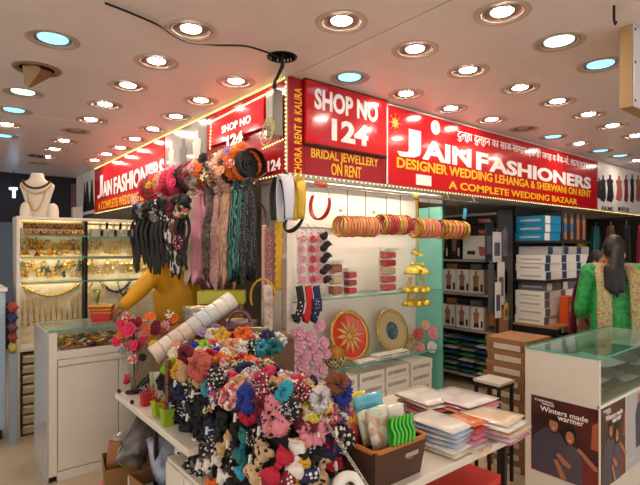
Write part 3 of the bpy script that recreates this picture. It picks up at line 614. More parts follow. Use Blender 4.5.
# cushions on the top shelf
cu_me = pillow(.055, .05, .05, 5, 3).mesh('cushion', True); pin = MB().torus(.016, .004, 12, 5).mesh('bangle', True)
cm = [mat('tan_velvet', 'a8794a', .8), mat('rose_velvet', '9a6a52', .8), mat('brown_velvet', '7d5230', .8)]; cn = ['tan', 'rosy', 'brown']
for r, z in enumerate((1.662, 1.722)):
    for i in range(8):
        t = thing('display_cushion', f'{cn[(i+r) % 3]} cushion holding a ring ornament, {ORD[i]} from left, {["lower", "upper"][r]} row of top shelf', 'cushion', 'ring cushions on the top shelf', (JX0+.06+i*.057, JY+.05+r*.07, z), (1.0, 0, 0))
        link('cushion', cu_me, cm[(i+r) % 3], t); link('ring', pin, m_gold, t, (0, 0, .05))
ob('riser', BX(JX0+.02, JXM-.03, JY+.1, JY+.17, 1.656, 1.72), m_white, None); tag(bpy.data.objects['riser'], 'white step behind the lower cushion row on the top shelf', 'shelf')
watch = MB().tube([(0, 0, .0), (.0, -.012, .02), (0, -.01, .05), (0, 0, .07)], [(.004, .016)]*4, 8).ball((0, -.018, .045), (.016, .006, .016), 10, 6).mesh('hair_clip', True)
for r, z in enumerate((1.66, 1.725)):
    for i in range(7):
        tag(link('hair_clip', watch, m_black if i % 2 == r else mat('silver_clip', 'c9c4c0', .25, .8), None, (JXM+.13+i*.06, JY+.1+r*.06, z), None, .85), f'{"black" if i % 2 == r else "silver"} clip, {ORD[i]} from left, {["lower", "upper"][r]} row on top right shelf', 'hair clip', 'clips on the top right shelf')
ob('clip_step', BX(JXM+.05, JX1-.08, JY+.13, JY+.19, 1.656, 1.722), m_white, None); tag(bpy.data.objects['clip_step'], 'white step under the upper clip row on the top shelf', 'shelf')
# stacked trays in the cupboard below
tray = BX(-.1, .1, -.08, .08, 0, .04).mesh('jewellery_tray'); 
for i in range(8):
    t = thing('jewellery_tray', f'cream jewellery tray, {ORD[i]} from the bottom under the wall unit', 'tray', 'trays stacked in the cupboard', (JX0+.12, JY+.1, .02+.083*i)); link('tray_body', tray, mat('tray_cream', 'b9a684', .6, var=.2), t); link('lid', tray, mat('tray_top', 'd6cbb0', .6), t, (0, 0, .042), None, (.96, .96, .5))
# necklace bust and small ring stands on top
bp = on(38, 219, y=JY+.1)
t = thing('necklace_bust', 'white display bust wearing gold necklaces on top of the wall unit', 'display bust', loc=(bp.x, JY+.11, 1.81), rot=(0, 0, -YAW*.6))
m_bust = mat('white_leatherette', 'd9cfbf', .45)
vs = []; prof = [(0, .07, .05), (.02, .072, .05), (.1, .085, .055), (.2, .112, .062), (.25, .13, .062), (.275, .132, .058), (.295, .11, .052), (.31, .075, .046), (.33, .055, .042), (.36, .05, .04), (.372, .044, .036)]
mb = MB(); n = 24
for z, rx, ry in prof:
    for j in range(n): vs.append((rx*math.cos(2*PI*j/n), ry*math.sin(2*PI*j/n)-.02*(z/.4)+.02*max(0, z-.28)*6*.2, z))
mb.add(vs, [(i*n+j, i*n+(j+1) % n, (i+1)*n+(j+1) % n, (i+1)*n+j) for i in range(len(prof)-1) for j in range(n)]+[tuple(range(n))[::-1], tuple((len(prof)-1)*n+j for j in range(n))])
ob('bust_form', mb, m_bust, t, True)
def necklace(t, name, R, drop, z0, m, bead, n=26, y=-.062):
    mb = MB(); pts = []
    for i in range(n):
        f = i/(n-1)*2-1; x = R*math.sin(f*1.35)/math.sin(1.35); z = z0-drop*(1-abs(f)**1.8)
        yy_ = -.078+.05*abs(f)**2.2-.004; pts.append((x, yy_, z)); mb.ball(pts[-1], bead, 6, 4)
    o = ob(name, mb, m, t, True); ob(name+'_string', MB().tube(pts, bead*.4, 4), m, o)
bn = thing('bead_necklace', 'dark and gold choker necklace on the white bust', 'necklace', loc=t.location, rot=t.rotation_euler); necklace(bn, 'choker', .1, .065, .305, mat('dark_gold_bead', '5a4626', .3, .7), .0105, 30); necklace(bn, 'collar', .115, .09, .285, m_gold2, .008, 34)
bn = thing('gold_rope_necklace', 'long gold rope necklace looping down the white bust', 'necklace', loc=t.location, rot=t.rotation_euler); necklace(bn, 'rope', .075, .24, .29, m_gold, .006, 50)
bn.location.y -= .006
for u, dx in ((26, 'left'), (53, 'right')):
    q = on(u, 215, y=JY+.08); tag(ob('ring_stand', MB().lathe([(.045, 0), (.045, .06), (.036, .1), (.02, .12), (0, .125)], 16), m_bust, None, True, loc=(q.x, JY+.08, 1.81)), f'small rounded white display stand to the {dx} of the bust', 'display stand')
q = on(77, 212, y=JY+.1); tag(ob('grey_pack', BX(-.04, .04, -.03, .03, 0, .1), mat('grey_pack', '8d8680', .5), None, bev=.004, loc=(q.x, JY+.1, 1.81)), 'small grey box at the right end of the wall unit top', 'box')

# ---------------------------------------------------------------- left edge neighbours
t = thing('pale_blue_cabinet', 'pale blue glossy cabinet at the left edge of the picture', 'cabinet', loc=(-.35, 4.62, 0))
ob('cabinet_body', BX(0, .82, .02, .45, .08, 1.2), mat('pale_blue_gloss', '8fa6b8', .2, coat=.4), t, bev=.004); ob('plinth', BX(.02, .8, .04, .43, 0, .08), m_iron, t)
for x in (0, .412): ob('door', BX(x+.004, x+.405, 0, .02, .1, 1.19), mat('pale_blue_door', '9bb4c6', .18, coat=.5), t, bev=.003)
ob('top_board', BX(-.01, .83, -.01, .46, 1.2, 1.23), m_paper, t)
for i, c in enumerate(('b8a24a', '8a2f2a', '6a3a4a', '2a3560', 'a83a34')):
    tag(ob('cloth_bundle', pillow(.05, .14, .08, 6, i), mat('bundle_'+c, c, .8, bump=.2), None, True, loc=(.505, 4.52, .72+.08*i), rot=(0, 0, .04*i)), f'{["mustard", "dark red", "plum", "navy", "brick red"][i]} folded cloth hung in the narrow column left of wall unit', 'cloth', 'folded cloths at left edge')
ob('cloth_stand', BX(.48, .53, 4.45, 4.6, 0, .72), mat('stand_grey', '8f9aa0', .4), None); tag(bpy.data.objects['cloth_stand'], 'narrow grey stand carrying folded cloths at the left edge', 'stand')
tag(ob('striped_bag', pillow(.3, .22, .16, 8, 5), mat('striped_cloth', '3a2620', .7, col2='d9cbc0', pat='stripes', scale=16, thr=.4), None, True, loc=(.3, 4.85, 1.23)), 'dark striped cloth bundle on the pale blue cabinet', 'cloth')
tag(ob('brown_bag', pillow(.3, .24, .3, 8, 9), mat('brown_bagcloth', '5a3826', .7, bump=.4, var=.3), None, True, loc=(.24, 4.95, 1.39)), 'brown bulky bag on top of the striped bundle', 'bag')
q = on(14, 193, d=7.2)
t = thing('tube_lamp', 'bluish white tube lamp glowing in the dark at far left', 'lamp', loc=q); ob('tube', MB().tube([(0, 0, -.07), (0, 0, .06)], .02, 10), mat('blue_tube', 'bfe4ff', emit=7, ecol='8fcfff'), t, True); ob('cap', BX(-.06, .04, -.02, .02, .05, .08), mat('lamp_cap', 'b8dcf0', emit=5, ecol='9fd8ff'), t)
t.rotation_euler = (0, 0, -YAW); ob('wire', MB().tube([(0, 0, .1), (0, 0, CEIL-q.z)], .005, 5), m_iron, t)
q = on(14, 248, d=6.6); ob('blue_glow_panel', BX(-.2, .2, -.05, .05, -.75, .35), mat('blue_glow_tint', '182c44', .3), None, loc=q, rot=(0, 0, -YAW)); tag(bpy.data.objects['blue_glow_panel'], 'upright panel tinted dark blue for the glow under the far tube lamp', 'panel')  # bluish glow in the dark put into the colour of an added panel
q = on(77, 205, d=8.0); ob('maroon_banner', BX(-.1, .1, -.02, .02, -.45, .35), mat('maroon_banner', '5a1a2a', .5), None, loc=q, rot=(0, 0, -YAW)); tag(bpy.data.objects['maroon_banner'], 'narrow dark maroon banner hanging by the far end of the left sign', 'banner')
# ================================================================ hair accessories: shared shapes
def ruffle(R, r, n=72, m=12, seed=0, waves=17, amp=.1):
    vs = []; rnd = random.Random(seed); ph = [rnd.random()*6 for _ in range(6)]
    for i in range(n):
        a = 2*PI*i/n; k = 1+amp*math.sin(waves*a+ph[0]+1.2*math.sin(2*a+ph[4]))+.7*amp*math.sin(1.6*waves*a+ph[1])+.12*math.sin(3*a+ph[5]); dz = .22*r*math.sin(5*a+ph[2]); RR = R*(1+.08*math.sin(2*a+ph[3]))
        for j in range(m):
            b = 2*PI*j/m; q = r*k*(1+.13*math.sin(2*b+waves*a)+.07*math.sin(5*b+ph[5]+3*a)); vs.append(((RR+q*math.cos(b))*math.cos(a), (RR+q*math.cos(b))*math.sin(a), q*math.sin(b)+dz))
    return MB().add(vs, [(i*m+j, ((i+1) % n)*m+j, ((i+1) % n)*m+(j+1) % m, i*m+(j+1) % m) for i in range(n) for j in range(m)]).crumple(r*.42, 1.1/r, seed).mesh('scrunchie', True)
SCR = [ruffle(.029, .024, seed=s, waves=11+3*s) for s in range(6)]
SCRB = [ruffle(.032, .021, seed=s+9, waves=15+2*s) for s in range(3)]
def lobe(sx):
    vs = []; n, m = 12, 18
    for i in range(n+1):
        t = i/n; x = sx*(.006+.05*t); w = .008+.026*math.sin(min(1, t*1.15)*PI*.55); th = .007+.016*math.sin(t*PI)
        for j in range(m):
            b = 2*PI*j/m; f = 1+.12*math.sin(4*b); vs.append((x, w*math.cos(b)*f, th*math.sin(b)*f))
    return vs, [(i*m+j, i*m+(j+1) % m, (i+1)*m+(j+1) % m, (i+1)*m+j) for i in range(n) for j in range(m)]+[tuple(range(m)), tuple(n*m+j for j in range(m))]
bowm = MB().add(*lobe(1)); bowm.add(*lobe(-1)); bowm.crumple(.007, 55, 3); BOWL = bowm.mesh('loops', True); KNOT = MB().ball((0, 0, 0), (.012, .014, .013), 10, 6).mesh('knot', True)
def flower_mesh(layers=2, petals=7, cup=.35):
    mb = MB()
    for l in range(layers):
        for k in range(petals):
            a = 2*PI*(k+.5*l)/petals; M = Matrix.Rotation(a, 4, 'Z') @ Matrix.Rotation(-cup-.3*l, 4, 'Y'); r = .03-.009*l
            mb.ball(M @ Vector((r*.8, 0, .003+.007*l)), (r*.62, r*.5, .004), 7, 4, M)
    return mb.mesh('petals', True)
FLW = flower_mesh(); FLW3 = flower_mesh(3, 8, .5); CEN = MB().ball((0, 0, .012), (.008, .008, .007), 8, 5).mesh('centre', True)
m_stem = mat('green_wire', '8a8a6a', .5)
def F(name, *a, **k): k.setdefault('rough', .75); k.setdefault('bump', .15); return mat('fabric_'+name.replace(' ', '_'), *a, **k)
FAB = {
 'salmon': F('salmon', 'b8584a'), 'royal blue': F('royal blue', '1c2f8a'), 'teal': F('teal', '0f6a6a'), 'black': F('black', '0c0b0c'), 'maroon': F('maroon', '6a1226'), 'crimson': F('crimson', 'b01230'),
 'mustard': F('mustard', 'c89a1e'), 'beige': F('beige', 'c2a070'), 'cream': F('cream', 'd8cdb8'), 'white': F('white', 'e2dcd4'), 'orange': F('orange', 'd8641a'), 'lime': F('lime', '86b81e'), 'pink': F('pink', 'd88a94'),
 'hot pink': F('hot pink', 'd02a5a'), 'lavender': F('lavender', '9a7aa8'), 'brown': F('brown', '7a4522'), 'navy': F('navy', '16204a'), 'grey': F('grey', '7d7a78'), 'turquoise': F('turquoise', '2a9ab0'), 'peach': F('peach', 'd8a080'),
 'pink black-dotted': F('pink dotted', 'd8848e', col2='141012', pat='dots', scale=42, thr=.32), 'navy white-dotted': F('navy dotted', '1a2250', col2='e8e4e0', pat='dots', scale=60, thr=.3), 'maroon white-dotted': F('maroon dotted', '7a1428', col2='eadfd8', pat='dots', scale=60, thr=.3),
 'leopard print': F('leopard', 'd0b088', col2='1c120a', col3='8a5a2a', pat='leopard', scale=60), 'black white-spotted': F('spotted', '121012', col2='dcd4cc', pat='dots', scale=45, thr=.36), 'white black-spotted': F('white spotted', 'dcd4cc', col2='161214', pat='dots', scale=40, thr=.36),
 'yellow floral': F('yellow floral', 'd8c23a', col2='e8e2d0', col3='6a8a2a', pat='floral', scale=60), 'pink floral': F('pink floral', 'd8a0a0', col2='b84a4a', col3='e6dcd0', pat='floral', scale=60), 'blue floral': F('blue floral', '2a3a7a', col2='d8d0cc', col3='b04a5a', pat='floral', scale=60),
 'green floral': F('green floral', '2a5a3a', col2='d8c8a0', col3='c05a4a', pat='floral', scale=60), 'tulle': F('tulle', 'd8a0b8'), 'silver': F('silver', 'c8c4c4', rough=.3, metal=.5), 'white floral': F('white floral', 'e0d8cc', col2='c87a7a', col3='7aa0a0', pat='floral', scale=70)}
def rotn(n, roll=0, tilt=0):
    q = Vector(n).normalized().to_track_quat('Z', 'Y').to_matrix().to_4x4() @ Matrix.Rotation(roll, 4, 'Z') @ Matrix.Rotation(tilt, 4, 'X'); return q.to_euler()
def scrunchie(p, n, size, fab, label, grp, big=False, tilt=0):
    me = random.choice(SCRB if big else SCR); s = size/(.105)
    return tag(link('scrunchie', me, FAB[fab], None, p, rotn(n, random.random()*6, tilt), (s, s, s)), label, 'scrunchie', grp)
def bow(p, n, size, fab, label, grp, roll=0):
    t = thing('hair_bow', label, 'hair bow', grp, p, rotn(n, roll)); s = size/.112; t.scale = (s, s, s)
    link('loops', BOWL, FAB[fab], t); link('knot', KNOT, FAB[fab], t); return t
def flower(p, n, size, fab, label, grp, cen='mustard', dense=False, root=None):
    t = thing('fabric_flower', label, 'flower', grp, p, rotn(n, random.random()*6)); s = size/.09; t.scale = (s, s, s)
    link('petals', FLW3 if dense else FLW, FAB[fab], t); link('centre', CEN, FAB[cen], t)
    if root is not None:                              # wire stem down to where the flower is stuck in
        Mi = (Matrix.Translation(t.location) @ t.rotation_euler.to_matrix().to_4x4() @ Matrix.Scale(s, 4)).inverted(); a = Vector(p); b = Vector(root); mid = a.lerp(b, .4)+Vector((0, 0, -.01))
        ob('stem', MB().tube([Mi @ q for q in spline([a, mid, b], 4)],   .0012/s, 5), m_stem, t, True)
    return t

# ---------------------------------------------------------------- black rack heaped with scrunchies
RX0, RX1, RY0, RY1, RZ = .97, 1.165, 1.35, 2.42, .97
t = thing('scrunchie_rack', 'black cloth covered rack with metal prongs heaped with scrunchies', 'display rack', loc=(RX0, RY0, TT))
ob('rack_body', BX(0, RX1-RX0, 0, RY1-RY0, 0, RZ-TT-.02), m_bcloth, t, bev=.01)
ob('rack_top', MB().prism([(0, 0), (RX1-RX0, 0), (RX1-RX0-.02, .04), (.02, .04)], RY1-RY0-.04, Matrix.Translation((0, .02, RZ-TT-.02))), m_bcloth, t)
ob('cloth_skirt', MB().prism([(-.04, .002), (-.035, .06), (-.015, .17), (0, .2), (0, .002)], 1.0, Matrix.Translation((0, .04, 0))).crumple(.006, 9), m_bcloth, t)
ob('cloth_drape', BX(-.018, -.006, 0, .58, -.32, RZ-TT-.02), m_bcloth, t)
prong = MB().tube([(0, 0, 0), (0, 0, .075)], .004, 6).mesh('prong', True); tip = BX(-.004, .004, -.016, .016, .072, .08).mesh('prong_tip')
def prongs(p, n):
    o = link('prong', prong, m_paper, t, Vector(p)-t.location, rotn(n)); link('prong_tip', tip, m_paper, o)
NL, NR = Vector((-1, -.12, .25)), Vector((-.25, -1, .3))
for y in (1.45, 1.62, 1.8, 2.0, 2.2): prongs((RX0, y, .9), (-1, 0, .12)); prongs((RX0, y+.06, .78), (-1, 0, .12))
for x in (1.02, 1.1): prongs((x, RY0, .9), (0, -1, .12)); prongs((x, RY0, .78), (0, -1, .12))
G = 'scrunchies on the black rack'
LF, RF = dict(x=RX0-.062), dict(y=RY0-.05)
# (u, v, face, diameter, fabric, words, bigtube)
for u, v, f, sz, fb, wd in [
  (199, 366, LF, .15, 'salmon', 'large ruffled salmon scrunchie at the upper left of the rack'),
  (183, 372, LF, .11, 'beige', 'beige scrunchie beside the large salmon one'),
  (178, 388, LF, .09, 'navy', 'small navy scrunchie below the beige one at rack left edge'),
  (186, 354, LF, .1, 'maroon', 'maroon scrunchie over the left edge of the rack top'),
  (216, 378, LF, .1, 'black white-spotted', 'black white-spotted scrunchie right of the salmon one'),
  (214, 392, LF, .1, 'blue floral', 'blue floral scrunchie hanging left of the pink floral one'),
  (230, 397, LF, .12, 'pink floral', 'pink floral scrunchie hanging left of the royal blue one'),
  (247, 399, LF, .125, 'royal blue', 'royal blue scrunchie hanging mid left face of the rack'),
  (262, 386, LF, .1, 'maroon white-dotted', 'maroon white-dotted scrunchie above the pink dotted one'),
  (263, 404, LF, .09, 'maroon', 'plain maroon scrunchie between the royal blue and pink dotted ones'),
  (276, 417, LF, .15, 'pink black-dotted', 'large pink scrunchie with black dots at the rack corner'),
  (291, 408, LF, .09, 'black white-spotted', 'black spotted scrunchie between the pink dotted and yellow ones'),
  (285, 392, LF, .085, 'turquoise', 'turquoise scrunchie above the corner of the rack'),
  (315, 404, RF, .14, 'yellow floral', 'large yellow floral scrunchie with a silver one over it'),
  (299, 393, RF, .09, 'maroon white-dotted', 'maroon dotted scrunchie left of the large yellow one'),
  (312, 432, RF, .12, 'pink', 'loose pink scrunchie hanging under the yellow one'),
  (330, 443, RF, .085, 'crimson', 'crimson scrunchie hanging right of the pink one'),
  (337, 383, RF, .11, 'brown', 'brown scrunchie at the right end of the rack top'),
  (342, 392, RF, .11, 'royal blue', 'royal blue scrunchie at the right end of the rack top'),
  (334, 462, RF, .08, 'crimson', 'small crimson scrunchie low at the right end of the rack')]:
    scrunchie(on(u, v, **f), NL if f is LF else NR, sz*.84, fb, wd, G, tilt=random.uniform(-.5, .5))
scrunchie(on(319, 399, y=RY0-.085), NR, .085, 'silver', 'silver ruffled scrunchie on top of the yellow floral one', G)
for u, v, f, sz, fb, wd, rl in [
  (208, 409, LF, .06, 'green floral', 'small green floral bow on a prong high on the rack', .4), (225, 444, LF, .1, 'beige', 'beige bow on a prong below the rack middle', .9), (243, 446, LF, .12, 'teal', 'teal satin bow hanging left of the leopard bow', 1.4),
  (243, 466, LF, .09, 'turquoise', 'pale turquoise bow below the teal one', 1.2), (259, 462, LF, .15, 'leopard print', 'long leopard print bow hanging at the left of the red bow', 1.25), (278, 466, RF, .115, 'crimson', 'crimson bow in front of the white bow', .8),
  (279, 482, RF, .11, 'maroon white-dotted', 'maroon dotted bow under the crimson bow', .2), (296, 458, RF, .12, 'white', 'large white satin bow behind the crimson bow', 1.3), (303, 452, RF, .1, 'mustard', 'mustard bow above the white one', 1.5), (298, 480, RF, .1, 'mustard', 'second mustard bow at the bottom edge under the white one', 1.2),
  (309, 461, RF, .13, 'navy white-dotted', 'navy bow with white dots right of the white bow', 1.5), (322, 466, RF, .13, 'leopard print', 'leopard print bow at the right of the navy dotted bow', 1.2),
  (207, 449, LF, .1, 'black white-spotted', 'black spotted bow low on the left of the rack', .5), (193, 443, LF, .08, 'white black-spotted', 'white spotted bow lowest on the far left of the rack', 1.0), (226, 477, LF, .1, 'white', 'white folded bow at the bottom edge of the picture', .3), (212, 483, LF, .07, 'orange', 'orange bow at the bottom edge left of the white bow', .2),
  (181, 449, LF, .08, 'white black-spotted', 'white spotted bow at the table edge far left', .4), (198, 453, LF, .09, 'black', 'plain black bow amid the spotted bows', 1.1), (212, 462, LF, .09, 'white black-spotted', 'white spotted bow right of the plain black one', .7), (196, 474, LF, .08, 'black white-spotted', 'black spotted bow near the drawer unit', .3), (220, 455, LF, .08, 'cream', 'cream bow under the beige one', 1.3), (236, 480, LF, .1, 'black', 'black bow at the bottom edge right of the white one', .9), (268, 480, LF, .09, 'leopard print', 'small leopard bow at the bottom edge', .6), (232, 462, LF, .09, 'black white-spotted', 'black spotted bow left of the turquoise one', 1.5),
  (188, 461, LF, .08, 'black white-spotted', 'black spotted bow under the white spotted one', 1.4), (203, 466, LF, .09, 'white black-spotted', 'white spotted bow beside the lowest black one', .2), (330, 420, RF, .08, 'maroon', 'maroon bow between the pink scrunchie and the basket', 1.3)]:
    bow(on(u, v, **f), NL if f is LF else NR, sz, fb, wd, 'bows on the black rack', rl)
for r, z in enumerate((.86, .8, .745)):
    for i in range(7):
        fb = ['black', 'black', 'navy', 'black', 'black', 'black white-spotted', 'black'][(i*2+r*3) % 7]
        scrunchie((RX0-.04, 2.33-i*.135-r*.03, z+random.uniform(-.012, .012)), (-1, random.uniform(-.6, .2), random.uniform(0, .6)), random.uniform(.075, .1), fb, f'{fb} fluffy scrunchie, {ORD[i]} from the far end, {["upper", "middle", "lowest"][r]} dark row of rack side', 'dark scrunchies on the rack side')
pal = ['orange', 'turquoise', 'cream', 'peach', 'lime', 'white floral', 'black', 'pink floral', 'teal', 'mustard', 'white', 'blue floral', 'hot pink', 'grey', 'green floral', 'lavender', 'crimson', 'black white-spotted', 'royal blue', 'beige', 'yellow floral', 'navy', 'pink']
k = 0
for r, (z, x) in enumerate(((.955, .93), (.885, .925))):
    for i in range(9 if r == 0 else 5):
        y = 2.36-i*.115+(.05 if r else 0); fb = pal[(k*5+r*2+4) % len(pal)] if r == 0 else ['black', 'navy', 'black', 'black white-spotted', 'black'][i]; k += 1
        scrunchie((x+random.uniform(-.01, .01), y, z+random.uniform(-.015, .015)), (-1, -.4, .5), random.uniform(.07, .09), fb, f'{fb} scrunchie, {ORD[i]} from the far end, {["upper", "second"][r]} row on the aisle side of rack', 'scrunchies on the aisle side of the rack')
for i, x in enumerate((1.0, 1.08, 1.15)):
    for r, z in enumerate((.97, .86)):
        fb = ['maroon', 'black', 'pink floral', 'navy', 'blue floral', 'black white-spotted'][i*2+r]; k += 1
        scrunchie((x, 1.32-.02*r, z), (-.3, -1, .4), .1, fb, f'{fb} scrunchie, {ORD[i]} from the left, {["upper", "lower"][r]} row on the front end of rack', 'scrunchies on the rack front')
for r, (x, z) in enumerate(((.975, 1.0), (1.035, 1.03), (1.1, 1.03), (1.155, 1.005))):
    for i in range(14):
        y = RY1-.04-i*.073+random.uniform(-.015, .015); fb = pal[(k*7+r*3) % len(pal)]; k += 1
        scrunchie((x+random.uniform(-.012, .012), y, z+random.uniform(-.005, .012)), (random.uniform(-.9, .5), random.uniform(-1, .3), 1), random.uniform(.062, .088), fb,
                  f'{fb} scrunchie, {ORD[i]} from the far end, {["outer", "second", "third", "inner"][r]} row heaped on rack top', 'scrunchies heaped on the rack top')

# ---------------------------------------------------------------- riser behind the rack with bags, flowers, roll
t = thing('riser_cabinet', 'brown wooden riser cabinet behind the scrunchie rack under the left fascia', 'cabinet', loc=(1.12, 2.46, 0))
ob('carcass', BX(0, .66, 0, 1.0, 0, .98), mat('brown_laminate', '6a4a30', .5, var=.2), t, bev=.004); ob('top_board', BX(-.01, .67, -.01, 1.01, .98, 1.0), m_wood, t, bev=.003)
ps = on(168, 365, x=.91)
t = thing('wooden_post', 'upright varnished wooden slat at the far end of the rack', 'post', loc=(.91, ps.y, TT)); ob('slat', BX(-.01, .01, -.018, .018, 0, .3), m_wood, t, bev=.003); ob('foot', BX(-.03, .03, -.035, .035, 0, .015), m_wood, t)
a = on(153, 356, d=2.72); b = on(233, 299, d=2.98); n = 9
t = thing('bangle_roll', 'long pale roll of wrapped bands leaning up across the flowers', 'roll', loc=a)
ax = (b-a).normalized(); sg = [mat('wrap_'+c, c, .35, var=.12, coat=.2) for c in ('d8c4b4', 'd9cfc0', 'cdb8ae', 'd6c2b0', 'c9c4bc', 'b9c2c6', 'c4c8c4', 'd9d4c4', 'dcd8c8')]
for i in range(n):
    p = (b-a)*(i/n); q = (b-a)*((i+.96)/n); ob('wrapped_band', MB().tube([p, p*.9+q*.1, p*.1+q*.9, q], [(.0545, .0545), (.056, .056), (.056, .056), (.0545, .0545)], 18), sg[i], t, True)
ob('core', MB().tube([(a-a)-ax*.004, (b-a)+ax*.004], .03, 14), m_card, t)
def handbag(loc, w, h, d, m, label, rz, handle=True, hm=None, hh=.1):
    t = thing('handbag', label, 'handbag', 'handbags behind the rack', loc, (0, 0, rz)); mb = pillow(w, h, d, 9, int(w*100)); 
    o = ob('bag_body', mb, m, t, True, rot=(PI/2, 0, 0), loc=(0, d/2, h/2))
    ob('zip', MB().tube([(-w*.42, 0, h*.97), (0, 0, h*1.0), (w*.42, 0, h*.97)], .004, 6), m_gold2, t)
    if handle:
        for s in (-1, 1): ob('handle', MB().tube([(w*.3*math.cos(a_), s*d*.25, h*.9+hh*math.sin(a_)) for a_ in [PI*i/14 for i in range(15)]], .007, 7), hm or m, t, True)
    return t
q = on(199, 330, d=3.0); handbag((q.x, q.y, 1.0), .2, .19, .1, mat('clear_grey_plastic', '8f8a7c', .2, col2='5a5648', pat='noise', scale=8, thr=.45, coat=.5), 'grey translucent pouch bag above the bangle roll', -YAW, False)
q = on(240, 332, d=2.85); handbag((q.x, q.y, 1.0), .2, .13, .1, mat('maroon_leather', '54303a', .3, coat=.4, var=.3), 'glossy maroon handbag with looped handles near the corner post', -YAW, True, None, .06)
q = on(252, 345, d=2.72); handbag((q.x, q.y, 1.0), .2, .1, .1, mat('olive_floral', '6a6a3a', .5, col2='b8a888', col3='3a4428', pat='floral', scale=30), 'olive patterned pouch in front of the maroon handbag', -YAW+.2, False)
q = on(222, 300, d=3.15); t = thing('tray', 'lime green tray under the hanging pink scarves', 'tray', loc=(q.x, q.y, 1.19), rot=(0, 0, -YAW))
m_lime = mat('lime_plastic', 'a8a41e', .35)
ob('tray_floor', BX(-.14, .14, -.07, .07, 0, .01), m_lime, t); ob('front_wall', BX(-.14, .14, -.075, -.065, 0, .08), m_lime, t, bev=.003); ob('back_wall', BX(-.14, .14, .065, .075, 0, .08), m_lime, t); ob('side_wall', BX(-.145, -.135, -.07, .07, 0, .08), m_lime, t); ob('side_wall', BX(.135, .145, -.07, .07, 0, .08), m_lime, t)
tag(ob('storage_tin', MB().box(-.13, .13, -.06, .06, 0, .19), m_card, None, bev=.004, loc=(q.x, q.y, 1.0), rot=(0, 0, -YAW)), 'brown box carrying the lime green tray', 'box')
rnd = random.Random(3)
FOOT = on(134, 340, d=2.84); FOOT.z = TT
def root_of(p):
    if p.x > 1.1 and 2.45 < p.y < 3.47: return Vector((p.x, p.y, 1.0))
    if p.x > RX0-.02 and p.y < 2.45: return Vector((max(p.x, 1.0), p.y, 1.0))
    return FOOT
for i, (u, v, d, sz, fb, cen, wd) in enumerate([
  (131, 330, 2.9, .12, 'hot pink', 'mustard', 'large hot pink flower left of the roll'), (122, 324, 2.92, .08, 'hot pink', 'pink', 'smaller hot pink flower at the far left of the bunch'), (141, 322, 2.95, .09, 'crimson', 'mustard', 'crimson flower above the large pink one'),
  (136, 346, 2.88, .09, 'hot pink', 'white', 'hot pink flower hanging lowest in the bunch'), (150, 318, 2.95, .08, 'orange', 'mustard', 'orange flower at the top of the bunch'), (147, 333, 2.9, .08, 'salmon', 'mustard', 'salmon flower between the pink and orange ones'),
  (157, 326, 3.0, .08, 'maroon', 'orange', 'maroon flower right of the orange one'), (166, 333, 2.98, .08, 'brown', 'mustard', 'brown flower left of the bangle roll middle'), (172, 322, 3.02, .09, 'maroon white-dotted', 'pink', 'dotted maroon flower behind the bangle roll'),
  (154, 345, 2.88, .07, 'mustard', 'brown', 'mustard flower below the salmon one'), (190, 351, 2.62, .09, 'orange', 'mustard', 'orange flower to the right under the bangle roll'), (203, 334, 2.7, .08, 'lavender', 'white', 'lavender flower right of the roll'),
  (215, 329, 2.75, .085, 'lavender', 'silver', 'second lavender flower higher beside the roll'), (208, 346, 2.62, .11, 'teal', 'white', 'large dark teal flower right of the roll'), (224, 343, 2.66, .085, 'lavender', 'mustard', 'lavender flower right of the teal one'),
  (233, 352, 2.6, .08, 'navy', 'white', 'navy flower below the olive pouch'), (222, 358, 2.55, .07, 'orange', 'mustard', 'orange flower low right of the teal one'), (238, 360, 2.5, .08, 'orange', 'mustard', 'orange flower beneath the navy one'),
  (176, 345, 2.7, .07, 'peach', 'mustard', 'peach flower half under the roll'), (124, 352, 2.86, .07, 'grey', 'crimson', 'grey and crimson flower at the far left bottom'), (133, 360, 2.82, .07, 'pink floral', 'crimson', 'pink floral flower on the table edge cluster'), (143, 357, 2.82, .06, 'black', 'mustard', 'black flower at the lower end of the roll'),
  ]):
    d -= .1 if u < 160 else 0; flower(on(u, v, d=d), (-FW*.9+Vector((rnd.uniform(-.4, .4), rnd.uniform(-.4, .4), rnd.uniform(0, .7)))), sz, fb, wd, 'fabric flowers around the bangle roll', cen, True, root_of(on(u, v, d=d)))
rnd = random.Random(21); fpal = ['hot pink', 'crimson', 'salmon', 'orange', 'pink', 'maroon', 'mustard', 'green floral', 'brown', 'pink floral']
for i in range(22):
    u = 119+i*2.6+rnd.uniform(-2, 2); v = 331+rnd.uniform(-14, 22)-max(0, (u-150))*.15; fb = fpal[(i*3) % 10]
    pf = on(u, v, d=2.86+rnd.uniform(-.04, .05)); flower(pf, (-FW+Vector((rnd.uniform(-.5, .5), rnd.uniform(-.5, .5), rnd.uniform(0, .6)))), rnd.uniform(.07, .09), fb, f'small {fb} flower, {ORD[i]} from the left in the back of the bunch', 'small flowers behind the bunch', 'mustard', True, root_of(pf))
for i in range(15):
    u = 214+(i % 8)*9.5+rnd.uniform(-3, 3); v = (338 if i < 8 else 350)+rnd.uniform(-4, 4); fb = pal[(i*7+2) % len(pal)]; p = on(u, v, d=2.62 if i < 8 else 2.56)
    scrunchie((p.x, p.y, max(p.z, 1.02)), (-.4, -.6, .7), .095, fb, f'{fb} scrunchie, {ORD[i % 8]} from left, {"upper" if i < 8 else "lower"} row piled at the riser edge', 'scrunchies piled at the riser edge')
